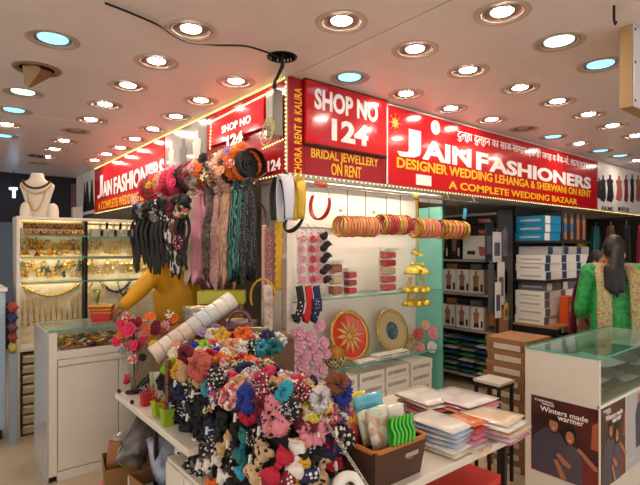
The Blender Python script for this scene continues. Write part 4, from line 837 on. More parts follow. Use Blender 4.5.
# stems carrying the flower bunch: a wire stand
for u, v, d, wd in ((134, 340, 2.84, 'wire flower stand under the hot pink flowers'),):
    q = on(u, v, d=d); zb = TT if q.x < 1.1 else 1.0; t = thing('flower_stand', wd, 'stand', loc=(q.x, q.y, min(zb, q.z-.1)))
    if q.y > 2.96 and zb == TT: t.location.z = TT
    ob('stem', MB().tube([(0, 0, 0), (0, 0, q.z-t.location.z+.08)], .005, 6), m_iron, t); ob('foot', MB().lathe([(.05, 0), (.05, .006), (0, .01)], 14), m_iron, t)
    for s in range(3): ob('branch', MB().tube([(0, 0, q.z-t.location.z-.05+.05*s), (.07*math.cos(s*2.1+2), .07*math.sin(s*2.1+2), q.z-t.location.z+.03*s)], .004, 5), m_iron, t)
# small things along the left table edge
for i, (u, v, sz, m, wd) in enumerate([(140, 401, (.05, .05, .07), F('red_cup', 'b02028'), 'small red tub on the left table edge'), (146, 397, (.05, .05, .065), mat('orange_tub', 'e0801a', .4), 'small orange tub behind the red one'), (152, 411, (.055, .055, .07), mat('lime_tub', '9ab020', .4), 'lime green tub on the left table edge'), (161, 420, (.055, .055, .075), mat('lime_tub2', '8aa81c', .4), 'second lime green tub nearest the wooden slat')]):
    q = on(u, v, z=TT+.03); t = thing('small_tub', wd, 'tub', 'tubs on the left table edge', (q.x+.03, q.y, TT)); a, b, c = sz
    ob('tub_body', frus(0, c, a*.42, a*.5, b*.42, b*.5), m, t, bev=.003); ob('rim', MB().torus(a*.5, .004, 4, 4, (0, 0, c), Matrix.Rotation(PI/4, 4, 'Z') @ Matrix.Scale(1.38, 4)), m, t)
    for s in range(4): ob('ribbon_end', MB().tube(spline([(0, 0, c-.02), (.012*math.cos(s*1.6), .012*math.sin(s*1.6), c+.02), (.025*math.cos(s*1.6), .025*math.sin(s*1.6), c+.03)], 3), [(.009, .002)]*7, 6), [FAB['crimson'], FAB['orange'], FAB['turquoise'], FAB['lavender']][(s+i) % 4], t, True)
bow(on(133, 379, z=TT+.06), (-.3, -.6, .6), .1, 'crimson', 'crimson bow behind the small tubs', 'bows on the left table')
bow(on(141, 384, z=TT+.04), (-.3, -.6, .6), .11, 'black', 'black bow in front of the crimson one', 'bows on the left table', .3); bow(on(148, 381, z=TT+.05), (-.3, -.5, .6), .1, 'black', 'black bow beside the green ribbons', 'bows on the left table', 1.0)
for u, v in ((119, 393), (132, 404), (164, 424)): tag(ob('black_bead', MB().ball((0, 0, .012), .012, 10, 6), m_black, None, True, loc=on(u, v, z=TT)), f'black bead on the table edge {["at its far left corner", "by the red tub", "by the wooden slat"][(119, 132, 164).index(u)]}', 'bead')
for i, (u, c) in enumerate(((151, '8fae72'), (155, 'b9b8a0'), (159, 'c9c6b8'))):
    q = on(u, 372, d=2.66); tag(ob('hanging_ribbon', MB().tube(spline([(0, 0, .0), (.005, 0, -.08), (-.004, 0, -.17)], 4), [(.011, .0025)]*9, 8, flat=RT), mat('ribbon_'+c, c, .5), None, True, loc=q), f'{["green", "olive", "pale"][i]} ribbon hanging below the low end of the roll', 'ribbon', 'ribbons under the roll')
# ---------------------------------------------------------------- under the left table
def bin_(name, label, loc, a, b, h, m, rz):
    t = thing(name, label, 'basket', loc=loc, rot=(0, 0, rz)); w = .008
    for nm, poly in (('front_side', ((-a, -b), (a, -b))), ('back_side', ((-a, b), (a, b))), ('left_side', ((-a, -b), (-a, b))), ('right_side', ((a, -b), (a, b)))):
        (x0, y0), (x1, y1) = poly; k = .86
        ob(nm, MB().add([(x0*k, y0*k, 0), (x1*k, y1*k, 0), (x1, y1, h), (x0, y0, h), (x0*k*.95, y0*k*.95, .0), (x1*k*.95, y1*k*.95, 0), (x1*.95, y1*.95, h), (x0*.95, y0*.95, h)], [(0, 1, 2, 3), (7, 6, 5, 4), (3, 2, 6, 7), (0, 4, 5, 1), (0, 3, 7, 4), (1, 5, 6, 2)]), m, t)
    ob('bottom', BX(-a*.86, a*.86, -b*.86, b*.86, 0, .008), m, t); return t
q = on(125, 478, d=2.85); bin_('cardboard_bin', 'brown cardboard bin with green ribbon under the left table', (q.x, q.y, .02), .12, .13, .29, m_card, -.2)
tag(ob('bin_stand', BX(-.1, .1, -.11, .11, 0, .02), m_card, None, loc=(q.x, q.y, 0)), 'flat cardboard base under the brown bin', 'cardboard')
tag(ob('ribbon_roll', MB().torus(.05, .012, 20, 8, (0, 0, 0), Matrix.Rotation(PI/2, 4, 'X') @ Matrix.Scale(1.2, 4, (0, 1, 0)), sz=2.0), mat('green_ribbon', '7ac02a', .4), None, True, loc=on(128, 455, d=2.8), rot=(0, 0, -.5)), 'bright green ribbon roll standing in the cardboard bin', 'ribbon')
tag(ob('brown_packet', BX(-.035, .035, -.03, .03, -.1, .08), mat('brown_packet', 'a86a44', .5), None, bev=.004, loc=on(114, 455, d=2.82), rot=(0, .1, -.4)), 'brown packet standing at the left in the cardboard bin', 'packet')
tag(ob('red_packet', pillow(.1, .08, .05, 6, 2), mat('red_packet', '8a2a34', .5), None, True, loc=on(140, 462, d=2.88)), 'dark red packet at the right in the cardboard bin', 'packet')
tag(ob('clear_bag', pillow(.14, .2, .08, 8, 11), mat('clear_plastic', 'a8a8a0', .15, var=.3, coat=.6), None, True, loc=on(122, 448, d=2.9), rot=(1.3, 0, .3)), 'crumpled clear bag at the back of the cardboard bin', 'bag')
q = on(163, 470, d=2.5); bin_('cardboard_box', 'open cardboard box with bluish plastic bundle under the left table', (q.x, q.y, .12), .13, .12, .26, m_card, .1)
tag(ob('support_crate', BX(-.12, .12, -.11, .11, 0, .12), m_paper, None, loc=(q.x, q.y, 0)), 'white crate holding up the open cardboard box', 'crate')
tag(ob('plastic_bundle', pillow(.2, .26, .16, 9, 4), mat('blue_plastic', '5a6478', .2, col2='8a93a8', pat='noise', scale=9, thr=.5, coat=.6), None, True, loc=on(160, 466, d=2.55), rot=(.9, .2, .3)), 'bluish plastic wrapped bundle bulging from the cardboard box', 'bag')
tag(ob('dark_plastic_bag', pillow(.15, .26, .12, 9, 8), mat('smoky_plastic', '6d625c', .25, col2='3f3838', pat='noise', scale=8, thr=.48, coat=.5), None, True, loc=on(136, 442, d=2.78), rot=(1.25, .5, -.3)), 'smoky grey plastic bag hanging under the left table edge', 'bag')
q = on(146, 480, d=2.62); tag(ob('white_carton', BX(-.07, .07, -.09, .09, 0, .3), mat('off_white_carton', 'cdc4b6', .6, var=.1), None, bev=.004, loc=(q.x, q.y, 0)), 'plain white carton between the bin and the cardboard box', 'carton')
q = on(165, 457, d=2.3)
t = thing('drawer_unit', 'low white drawer unit under the front of the left table', 'drawer unit', loc=(q.x, q.y-.42, 0)); hz_ = q.z
ob('carcass', BX(.01, .16, 0, .42, 0, hz_), m_white, t, bev=.003)
for i in range(2):
    o = ob('drawer_front', BX(0, .01, .008+.207*i, .205+.207*i, .02, hz_-.015), m_white, t, bev=.002); ob('knob', MB().ball((-.008, .1+.207*i, hz_*.6), .01, 8, 6), m_steel, o)
# pink scrap at floor
tag(ob('pink_bag', pillow(.12, .1, .1, 7, 6), mat('pink_plastic', 'c8747a', .3), None, True, loc=on(108, 495, z=.0)), 'pink plastic bag on the floor at the bottom edge', 'bag')

# ================================================================ along the left fascia: roll and hanging things
RXX = 1.72
a = on(253, 163, x=RXX); b = on(152, 192, x=RXX); b.z = a.z-.02; RR_ = .105
t = thing('hairband_roll', 'big black display roll carrying colourful scrunchies and flower bands', 'display roll', loc=a)
L = (b-a).length; Mr = Matrix.Rotation(-PI/2, 4, 'X')
ob('roll_tube', MB().lathe([(RR_*.96, 0), (RR_, .0), (RR_, L), (RR_*.96, L), (RR_*.96, .0)], 28, M=Mr), m_black, t, True)
ob('end_disc', MB().lathe([(0, .07), (RR_*.3, .07), (RR_*.3, .055), (RR_*.4, .055), (RR_*.4, .07), (RR_*.96, .07)], 28, M=Mr), m_black, t); ob('hub', MB().lathe([(.014, .05), (.02, .05), (.022, .075)], 16, M=Mr), mat('grey_hub', '3a3a3a', .5), t)
for f in (.15, .85): ob('hanger', MB().tube([(.0, L*f, RR_*.9), (FX-RXX-.01, L*f, .16)], .004, 6), m_steel, t)
rw = [ruffle(RR_+.004, .022, 96, 9, s, 30+4*s, .16) for s in range(3)]; rw2 = [ruffle(RR_+.006, .032, 96, 9, s+5, 26+4*s, .18) for s in range(2)]
seq = [('orange', 0), ('orange', 1), ('black', 0), ('peach', 1), ('pink floral', 0), ('green floral', 1), ('black', 0), ('orange', 1), ('salmon', 0), ('leopard print', 1), ('grey', 0), ('maroon', 1), ('black', 1), ('crimson', 0), ('hot pink', 1), ('hot pink', 0), ('crimson', 1), ('crimson', 0), ('pink', 1), ('mustard', 0), ('hot pink', 1), ('crimson', 0), ('brown', 1), ('crimson', 1)]
yy_ = .05
for i, (fb, big) in enumerate(seq):
    me = (rw2 if big else rw)[i % (2 if big else 3)]; yy_ += .045 if big else .03
    tag(link('hair_wrap', me, FAB[fab] if False else FAB[fb], None, a+Vector((0, yy_, 0)), (PI/2, random.random()*6, random.uniform(-.12, .12))), f'{fb} ruffled hair wrap, {(ORD+["sixteenth", "seventeenth", "eighteenth", "nineteenth", "twentieth", "twenty-first", "twenty-second", "twenty-third", "twenty-fourth"])[i]} from the open end of the black roll', 'hair wrap', 'hair wraps on the black roll')
    yy_ += .048 if big else .032
for i, (u, v, sz, fb, ly) in enumerate([(243, 148, .1, 'orange', 'orange flower on top of the roll near its open end'), (228, 152, .09, 'lavender', 'lavender bow flower on top of the roll'), (205, 160, .12, 'black', 'black flower bow on top of the roll'), (192, 168, .09, 'pink', 'pink flower on top of the roll'), (222, 172, .1, 'peach', 'peach flower on the roll side'), (206, 178, .1, 'green floral', 'green floral flower on the roll side'), (195, 183, .09, 'grey', 'grey flower on the roll side'), (174, 184, .11, 'hot pink', 'hot pink flower on the roll side'), (160, 190, .1, 'crimson', 'crimson flower at the far end of the roll'), (150, 186, .1, 'mustard', 'mustard flower at the far end of the roll'), (187, 176, .1, 'maroon', 'maroon flower on the roll side'), (200, 170, .08, 'orange', 'orange flower on the roll side'), (232, 165, .09, 'pink floral', 'pink floral flower on the roll side')][:]):
    flower(on(u, v, x=RXX-RR_-.04), (-1, -.5, .4), sz, fb, ly, 'flowers on the black roll', 'mustard', True)
# rod below the fascia
t = thing('hanging_rod', 'long metal rod under the left fascia carrying scarves and bands', 'rod', loc=(1.68, FY+.1, 1.98)); ob('rod', MB().tube([(0, 0, 0), (0, 2.3, 0)], .009, 8), m_steel, t, True)
for f in (.05, 1.1, 2.2): ob('bracket', MB().tube([(0, f, 0), (.12, f, .09)], .005, 6), m_steel, t)
def drape(w, d, ln, folds, seed, taper=.35, rag=.05, nz=14, na=30):
    rnd = random.Random(seed); ph = [rnd.random()*6 for _ in range(3)]; vs = []
    for i in range(nz+1):
        f = i/nz; s = taper+(1-taper)*min(1, f*1.9)**.7
        for j in range(na):
            a_ = 2*PI*j/na; fo = 1+.22*math.sin(folds*a_+ph[0]+f*.8)+.1*math.sin((folds*2+1)*a_+ph[1]-f*1.5)
            z = -ln*f-(rag*math.sin(3*a_+ph[2])*f**3); vs.append((w/2*s*fo*math.cos(a_)+.012*math.sin(f*4+ph[0]), d/2*s*fo*math.sin(a_), z))
    return MB().add(vs, [(i*na+j, i*na+(j+1) % na, (i+1)*na+(j+1) % na, (i+1)*na+j) for i in range(nz) for j in range(na)]+[tuple(range(na)), tuple(nz*na+j for j in range(na))])
SC = [(193, 277, 'pale_chiffon', dict(col='c9b8a4'), 'pale beige chiffon scarf hanging left of the pink one', .14), (202, 278, 'pink_chiffon', dict(col='e09cae'), 'knotted pink chiffon scarf under the black roll', .22), (212, 275, 'grey_lace', dict(col='8f8478', col2='5a5048', pat='noise', scale=40, thr=.5), 'grey lace scarf between the pink and rose scarves', .08),
  (220, 286, 'rose_lace', dict(col='c9a098', col2='a07870', pat='noise', scale=50, thr=.45), 'dusty rose lace scarf hanging lowest', .12), (229, 280, 'peach_lace', dict(col='d0a888', col2='b08468', pat='waves', scale=14, thr=.4), 'peach patterned scarf right of the rose one', .09),
  (240, 274, 'teal_print', dict(col='0f2626', col2='4f8f88', pat='waves', scale=16, thr=.25), 'dark teal printed scarf with pale strokes', .14), (251, 275, 'black_mesh', dict(col='1c1e20', col2='6a7068', pat='dots', scale=70, thr=.3), 'black speckled scarf right of the teal one', .1)]
for i, (u, vb, mn, kw, lb, w_) in enumerate(SC):
    tp = on(u, 200, x=1.68); bt = on(u, vb, x=1.68); w_ *= 1.25; t = thing('hanging_scarf', lb, 'scarf', 'scarves on the left rod', (1.665, tp.y, 1.985), (0, 0, PI/2+random.uniform(-.2, .2)))
    mm = F(mn, **kw); ob('cloth', drape(w_, .09, 1.985-bt.z, 5+i % 3, i, .3, .07, 22, 36).crumple(.016, 9, i), mm, t, True)
    link('knot', SCR[i % 6], mm, t, (0, 0, .0), (PI/2, 0, .3), (.75, .75, 1.0))
# black tails on a short outrigger rod nearer the aisle
TX = 1.36
t = thing('outrigger_rod', 'short steel rod carrying black tailed scrunchies out over the aisle', 'rod', loc=(TX, 3.2, 1.87)); ob('rod', MB().tube([(0, 0, 0), (0, .95, 0)], .008, 8), m_steel, t, True)
for f in (.1, .85): ob('bracket', MB().tube([(0, f, 0), (FX-TX, f+.05, .2)], .006, 6), m_steel, t)
rnd = random.Random(5)
for i, u in enumerate((138, 143, 148, 153, 158, 163, 168, 173, 178, 183)):
    tp = on(u, 210, x=TX); ln = rnd.uniform(.42, .54); sp = u in (173, 178)
    t = thing('scrunchie_with_tails', f'{"black and white patterned" if sp else "black"} tailed scrunchie, {ORD[i]} from the left on the rod', 'scrunchie', 'tailed scrunchies on the left rod', (TX, tp.y, 1.85))
    mm = FAB['black'] if not sp else F('zebra', '121214', col2='c9c4bc', pat='waves', scale=13, thr=.22)
    link('ruffle', SCR[i % 6], FAB[['black', 'grey', 'black', 'black', 'black white-spotted', 'black', 'black', 'maroon', 'black', 'black'][i]], t, None, (PI/2, 0, PI/2), 1.35)
    for s in range(4):
        dy = (s-1.5)*.03+rnd.uniform(-.015, .015); l2 = ln*rnd.uniform(.75, 1.05); wd = rnd.uniform(.03, .042)
        pts = spline([(0, 0, -.03), (-.02*(s-1), dy, -l2*.35), (-.02, dy*1.3, -l2*.75), (-.01, dy*1.5, -l2)], 4); k = len(pts)
        ob('tail', MB().tube(pts, [(wd*(.4+1.2*min(1, j/k*2))*(1 if j < k-3 else (k-1-j)/3+.08), .006) for j in range(k)], 8, flat=(0, 1, 0)).crumple(.008, 22, i+s), mm, t, True)
for i, (u, v, fb) in enumerate(((148, 212, 'black'), (156, 216, 'grey'), (166, 214, 'black white-spotted'), (174, 211, 'maroon'), (181, 211, 'green floral'), (177, 229, 'brown'), (180, 242, 'maroon white-dotted'))):
    scrunchie(on(u, v, x=TX-.02), (-1, -.6, .2), .11, fb, f'{fb} scrunchie hung below the black roll, {ORD[i]} from the tails end', 'scrunchies hung under the roll', True)
# headbands
def arch(R, w, th, a0=-.25, a1=PI+.25, n=26, sq=1.15):
    pts = [(R*math.cos(a_), 0, R*sq*math.sin(a_)) for a_ in [a0+(a1-a0)*i/(n-1) for i in range(n)]]
    return MB().tube(pts, [(th, w*(.55+.45*math.sin(PI*i/(n-1)))) for i in range(n)], 8, flat=(1, 0, 0))
def headband(p, R, w, m, label, rot, th=.006, sq=1.4):
    return tag(ob('headband', arch(R, w, th, -.5, PI+.5, 30, sq), m, None, True, loc=p, rot=rot), label, 'headband', 'headbands at the shop corner')
HR = -YAW-PI/2
hb = [(280, 206, 2.98, .09, .036, F('black satin', '141416', rough=.4), 'black wide headband behind the white one', (0, 0, HR+.6)), (285, 206, 2.9, .095, .04, F('white satin', 'c9ccd8', rough=.4), 'wide white headband at the corner of the fascia', (0, 0, HR+.35)), (298, 206, 2.98, .09, .036, F('gold brocade', 'c9a23a', rough=.35, metal=.4, bump=.5), 'gold brocade headband beside the white one', (0, 0, HR+.3)),
      (256, 215, 3.34, .065, .02, F('brown satin', '5a3a34', rough=.4), 'brown satin headband arched over the hanging strips', (0, 0, -.4)), (263, 297, 2.86, .075, .016, F('golden velvet', 'b8861a'), 'golden velvet headband standing above the maroon handbag', (0, 0, -.8)), (320, 204, 3.05, .07, .03, F('red satin', 'c01a1e', rough=.4), 'red headband hanging upside down right of the gold one', (PI, .2, HR+1.0))]
for u, v, d, R, w_, m, lb, rt in hb: headband(on(u, v, d=d), R, w_, m, lb, rt, .006, 1.95 if v == 206 else 1.4)
rh = [o for o in COL.objects if o.get('label', '').startswith('red headband')][0]   # wire that holds it at the rod
ob('hook', MB().tube([(.07, 0, -.02), (.05, 0, -.08), (.02, 0, -.14)], .003, 5), m_steel, rh)
headband(on(294, 220, d=2.98), .06, .02, FAB['black'], 'thin black headband drooping under the white one', (2.6, .2, HR+.9))
# hanging strips at the corner
for i, (u, vt, vb, w_, mn, kw, lb) in enumerate([(264, 225, 300, .03, 'strip_pink', dict(col='c89a94'), 'narrow pink strip hanging at the shop corner'), (270, 228, 296, .06, 'strip_rose', dict(col='8a5a58', col2='c9a89a', pat='dots', scale=60, thr=.3), 'dusty rose beaded strip hanging at the shop corner'), (279, 217, 290, .05, 'strip_yellow', dict(col='d0a01e', bump=.6), 'yellow ruffled strip hanging at the shop corner'),
      (268, 285, 350, .06, 'strip_cream', dict(col='d0c4b0', col2='a88a8a', pat='noise', scale=20, thr=.45), 'cream card strip hanging lower at the shop corner'), (284, 258, 330, .03, 'strip_taupe', dict(col='8a7a68', col2='6a5a4a', pat='noise', scale=30), 'taupe strip hanging by the white post')]):
    tp = on(u, vt, d=3.12-.02*i); bt = on(u, vb, d=3.12-.02*i); t = thing('hanging_strip', lb, 'hair strip', 'strips hanging at the corner', tp, (0, 0, -YAW)); n = 14; mb = MB(); h = tp.z-bt.z
    ruf = .35 if 'yellow' in mn else .06
    mb.tube([(0, 0, -h*j/(n*2)) for j in range(n*2+1)], [(w_/2*(1+ruf*math.sin(j*2.2)), .008*(1+ruf*math.cos(j*2.2))) for j in range(n*2+1)], 8, flat=(1, 0, 0))
    ob('strip', mb, F(mn, **kw), t, True); ob('hook', MB().tube([(0, 0, 0), (0, 0, .03), (0, .02, .045)], .003, 5), m_steel, t)
# ================================================================ table goods on the right
BXc, BYc = 1.325, 1.32
t = thing('storage_basket', 'brown perforated plastic basket with tan rim full of packets', 'basket', loc=(BXc, BYc, TT))
m_bk = mat('brown_plastic', '4a2c20', .45, var=.1, col2='2a1812', pat='dots', scale=90, thr=.28); m_rim = mat('tan_rim', 'b06a24', .4)
def wall(a0, a1, h, t_=.006):
    (x0, y0), (x1, y1) = a0, a1; k = .88; q = .97
    return MB().add([(x0*k, y0*k, 0), (x1*k, y1*k, 0), (x1, y1, h), (x0, y0, h), (x0*k*q, y0*k*q, 0), (x1*k*q, y1*k*q, 0), (x1*q, y1*q, h), (x0*q, y0*q, h)], [(0, 1, 2, 3), (7, 6, 5, 4), (3, 2, 6, 7), (0, 4, 5, 1), (0, 3, 7, 4), (1, 5, 6, 2)])
A, B, H = .138, .152, .14
cs = [(-A, -B), (A, -B), (A, B), (-A, B)]
for i in range(4): ob('basket_side', wall(cs[i], cs[(i+1) % 4], H), m_bk, t)
ob('basket_floor', BX(-A*.88, A*.88, -B*.88, B*.88, 0, .008), m_bk, t); ob('rim', MB().tube([(x, y, H) for x, y in [(-A, -B+.02), (-A+.02, -B), (A-.02, -B), (A, -B+.02), (A, B-.02), (A-.02, B), (-A+.02, B), (-A, B-.02)]], .009, 8, closed=True), m_rim, t, True)
ob('handle_slot', BX(.02, .09, -B*.975-.003, -B*.96, .085, .1), mat('slot_light', 'a89a8a', .5), t)
def pouch(w, h, d, seed): 
    return pillow(w, h, d, 8, seed)
def packet(u, v, d, w, h, th, m, label, rot=(1.35, 0, 0), grp='packets in the basket', name='packet'):
    return tag(ob(name, pouch(w, h, th, int(u)), m, None, True, loc=on(u, v, d=d), rot=(rot[0], rot[1], rot[2]-.25)), label, 'packet', grp)
def film(n, c, c2, sc=25, c3=None): return mat('film_'+n, c, .2, col2=c2, col3=c3, pat='floral' if c3 else 'noise', scale=sc, thr=.5, coat=.6)
packet(345, 428, 1.83, .09, .13, .05, film('candy', 'c8403a', 'd0a82a', 18, 'd86a6a'), 'red and yellow packet at the left of the basket', (1.3, 0, .5))
packet(353, 408, 1.95, .11, .13, .03, film('yellow', 'd8c83a', 'e6dc80'), 'translucent yellow packet at the back of the basket')
packet(369, 413, 1.88, .13, .15, .02, film('cyan', '3aa8c8', '7acada'), 'cyan plastic packet at the back of the basket', (1.4, -.12, .0))
packet(363, 428, 1.82, .06, .13, .03, film('mint', 'b8d0b0', 'd8a880', 30, 'e0dccc'), 'mint patterned packet beside the red one', (1.35, -.1, .3))
packet(377, 428, 1.79, .1, .16, .04, film('floral', 'd8d2c0', 'c8a080', 26, 'b8c8b0'), 'white floral packet in the middle of the basket', (1.35, -.1, .1))
packet(391, 424, 1.83, .1, .15, .04, film('clear', 'd6d4cc', 'b8b4aa', 14), 'clear plastic packet behind the green combs', (1.35, 0, -.1))
packet(400, 446, 1.8, .1, .1, .03, film('amber', '6a3f20', '8a5a30', 14), 'amber brown packet lying under the green combs', (1.2, 0, 0))
cc = on(403, 430, d=1.735); t = thing('comb_pack', 'bright green scalloped combs in a pack at the front of the basket', 'packet', loc=cc, rot=(-.15, 0, -.12))
m_gr = mat('green_comb', '3cb81e', .3, coat=.4)
for i in range(6):
    ob('comb', MB().tube(spline([(-.048+.018*i, 0, -.045), (-.042+.018*i, -.004, -.01), (-.05+.018*i, 0, .02), (-.04+.018*i, 0, .05)], 4), [(.0065, .006)]*13, 7), m_gr, t, True)
ob('backing_card', BX(-.06, .062, .01, .014, -.05, .045), mat('green_card', '2a9018', .4), t)
# neat stacks
def sheet_stack(u, v, z, n, w, d_, th, cols, label, grp, rz0, jit=.02, name='garment_packet', cat='packet', words=None):
    p = on(u, v, z=z); protos = [pillow(w, d_, th*1.02, 6, s) .mesh(name, True) for s in range(2)]
    for i in range(n):
        c, cw = cols[i % len(cols)]
        tag(link(name, protos[i % 2], c, None, (p.x+random.uniform(-jit, jit), p.y+random.uniform(-jit, jit), z+i*th), (random.uniform(-.02, .02), 0, rz0+random.uniform(-.08, .08))), f'{cw} {label}, {ORD[i]} from the bottom', cat, grp)
P_ = lambda n, c, c2='e6e0d8', sc=8: mat('packet_'+n, c, .25, col2=c2, pat='noise', scale=sc, thr=.42, coat=.5)
white, blue_, cream_, pink_, red_, orange_, grey_ = P_('white', 'ddd8d2', 'c9c6c4'), P_('blue', '9fb4cc', 'd0d4d8'), P_('cream', 'd9c4a4'), P_('pink', 'c8748a', 'dca8b4'), P_('red', 'b8404a', 'd88a80'), P_('orange', 'd0703a', 'e0b090'), P_('grey', 'b4b4b4', 'd4d4d4')
sheet_stack(441, 447, TT, 6, .17, .24, .02, [(cream_, 'cream'), (white, 'white'), (blue_, 'pale blue'), (grey_, 'grey'), (blue_, 'pale blue'), (white, 'white')], 'garment packet right of basket', 'packets stacked right of the basket', .1, .006)
sheet_stack(466, 445, TT, 5, .11, .16, .024, [(grey_, 'grey'), (pink_, 'pink'), (pink_, 'pink'), (red_, 'red'), (orange_, 'orange red')], 'small packet in the pink stack', 'pink packets on the table', .0, .006)
sheet_stack(492, 433, TT, 7, .21, .25, .012, [(pink_, 'pink'), (white, 'white'), (pink_, 'pink'), (cream_, 'cream'), (orange_, 'orange'), (white, 'white'), (cream_, 'cream')], 'thin packet in the fanned pile at table end', 'fanned packets at the table end', .1, .02)
sheet_stack(460, 415, TT, 7, .26, .3, .014, [(white, 'white'), (grey_, 'grey'), (blue_, 'pale blue'), (white, 'white'), (orange_, 'orange'), (pink_, 'pink'), (white, 'white')], 'broad packet at the back of the table', 'packets at the table back', .05, .02)
sheet_stack(430, 412, TT, 6, .24, .28, .016, [(white, 'white'), (pink_, 'pink'), (grey_, 'grey'), (red_, 'red'), (cream_, 'cream'), (white, 'white')], 'broad packet behind the white stack', 'packets behind the white stack', -.1, .02)
sheet_stack(478, 450, TT, 1, .12, .12, .012, [(cream_, 'cream')], 'flat packet lying at the table front edge', 'flat packet', .3)
q = on(348, 480, d=1.6); t = thing('tape_roll', 'white paper tape roll on the table corner by the chain', 'tape roll', loc=(q.x, q.y, TT+.055), rot=(1.1, .3, -.6))
ob('roll', MB().lathe([(.018, -.03), (.05, -.03), (.052, 0), (.05, .03), (.018, .03), (.018, -.03)], 24), m_paper, t, True); ob('core', MB().lathe([(.016, -.031), (.018, -.031), (.018, .031), (.016, .031)], 18), m_card, t)
ca, cb = on(327, 424, d=1.66), on(370, 490, d=1.5); t = thing('chain', 'silver chain slanting down in front of the basket', 'chain', loc=ca); lk = MB().torus(.006, .0016, 10, 5).mesh('link', True)
nlk = 26
for i in range(nlk): o = link('chain_link', lk, m_steel, t, (cb-ca)*((i+.5)/nlk), (cb-ca).to_track_quat('X', 'Z').to_matrix().to_4x4().to_euler(), (1.5, 1, 1)); o.rotation_euler.rotate_axis('X', (i % 2)*PI/2)

# ================================================================ inside the glass display case
SH1, SH2 = 1.166, .613
yb = CY0+.17
def disc_tray(u, d_, label, m, m2, R, z=SH2, lean=.28, back=None):
    p = on(u, 300, y=CY0+.2); t = thing('round_tray', label, 'tray', loc=(p.x, CY0+.17, z+R*.97), rot=(PI/2-lean, 0, 0))
    ob('dish', MB().lathe([(0, .0), (R*.8, .0), (R*.86, .012), (R*.8, .008), (0, .008)], 36), m, t, True); ob('rim', MB().lathe([(R*.82, .004), (R*.86, .014), (R, .02), (R, .012), (R*.86, .002)], 36), m2, t, True)
    for k in range(36): a = 2*PI*k/36; ob('rim_bead', MB().ball((R*1.0*math.cos(a), R*1.0*math.sin(a), .016), .008, 6, 4), m_gold, t, True) if k % 2 == 0 else None
    return t, R
t, R = disc_tray(347, 0, 'round red and gold wedding tray with a star pattern', mat('red_lacquer', 'c8301e', .3, var=.15, coat=.4), mat('gold_rim', 'c89a4a', .35, .6), .212)
mb = MB()
for k in range(12):
    M = Matrix.Rotation(k*PI/6, 4, 'Z'); mb.add([M @ Vector(p) for p in ((.02, 0, .0095), (.08, -.016, .0105), (.15, 0, .0095), (.08, .016, .0105))], [(0, 1, 2, 3)])
mb.lathe([(0, .014), (.022, .012), (.026, .008)], 16); o = ob('gold_star', mb, m_gold2, t); o['kind'] = 'stuff'
t, R = disc_tray(389, 0, 'round cream lattice tray with a blue picture in the middle', mat('cream_lattice', 'c9b890', .5, col2='8f7a4a', pat='check', scale=60), mat('gold_rim2', 'b89a58', .4, .5), .198)
ob('picture', MB().lathe([(0, .012), (.075, .011), (.08, .008)], 20), mat('blue_picture', '4a6a78', .4, col2='2a4050', pat='noise', scale=30, thr=.5), t)
p = on(410, 340, y=CY0+.14); t = thing('small_tray', 'small cream and black patterned tray leaning in the case', 'tray', loc=(p.x, CY0+.15, SH2+.07), rot=(PI/2-.2, 0, 0)); ob('dish', MB().lathe([(0, 0), (.065, 0), (.072, .014), (.066, .01), (0, .006)], 24), mat('cream_black', 'c9bb96', .4, col2='2a2418', pat='dots', scale=50, thr=.3), t, True); ob('rim', MB().torus(.07, .005, 24, 6, (0, 0, .012)), m_gold2, t, True)
p = on(335, 350, y=CY0+.08); t = thing('round_pot', 'gold and cream banded round pot in front of the red tray', 'pot', loc=(p.x, CY0+.09, SH2))
ob('pot_body', MB().lathe([(.05, 0), (.085, .03), (.098, .07), (.096, .09)], 26), mat('cream_tri', 'd0bc94', .5, col2='5a3a22', pat='check', scale=45), t, True); ob('lid', MB().lathe([(.098, .09), (.085, .13), (.05, .16), (.012, .17), (0, .172)], 26), mat('gold_speckle', 'a8762a', .35, .5, col2='4a2c10', pat='dots', scale=70, thr=.3), t, True)
# bangle boxes on the upper shelf
def tower(u, n, w, h, cols, label, y=.1):
    p = on(u, 290, y=CY0+y); t = thing('bangle_box', label, 'bangle box', 'bangle boxes on the upper glass shelf', (p.x, CY0+y, SH1)); z = .01
    ob('base', BX(-w/2, w/2, -.04, .04, 0, .008), m_paper, t); ob('back_card', BX(-w/2, w/2, .036, .04, 0, h+.02), m_paper, t)
    for i in range(n):
        hh = (h-.012)/n; ob('bangle_roll', BX(-w/2+.012, w/2-.012, -.04, .03, z+hh*.12, z+hh*.84), cols[i % len(cols)], t, bev=hh*.14); ob('divider', BX(-w/2+.004, w/2-.004, -.036, .036, z+hh*.86, z+hh*.98), m_paper, t); z += hh
    ob('lid', BX(-w/2-.003, w/2+.003, -.043, .043, h, h+.025), m_paper, t, bev=.003)
mr1, mr2, mc_ = mat('bangle_red', 'b8323c', .3), mat('bangle_rose', 'c85a58', .3), mat('bangle_cream', 'cdb48a', .3)
tower(388, 5, .155, .36, [mr2, mr2, mc_, mr1, mr2], 'tall box of red and cream bangles on the upper shelf', .12)
tower(350, 3, .11, .2, [mr1, mat('bangle_wine', '9a2c4a', .3), mr1], 'short box of wine red bangles on the upper shelf', .1)
tower(335, 3, .12, .27, [mat('bangle_brown', '9a5a3a', .3), mc_, mat('bangle_brown', '9a5a3a', .3)], 'box of brown and cream bangles at the left of the shelf', .1)
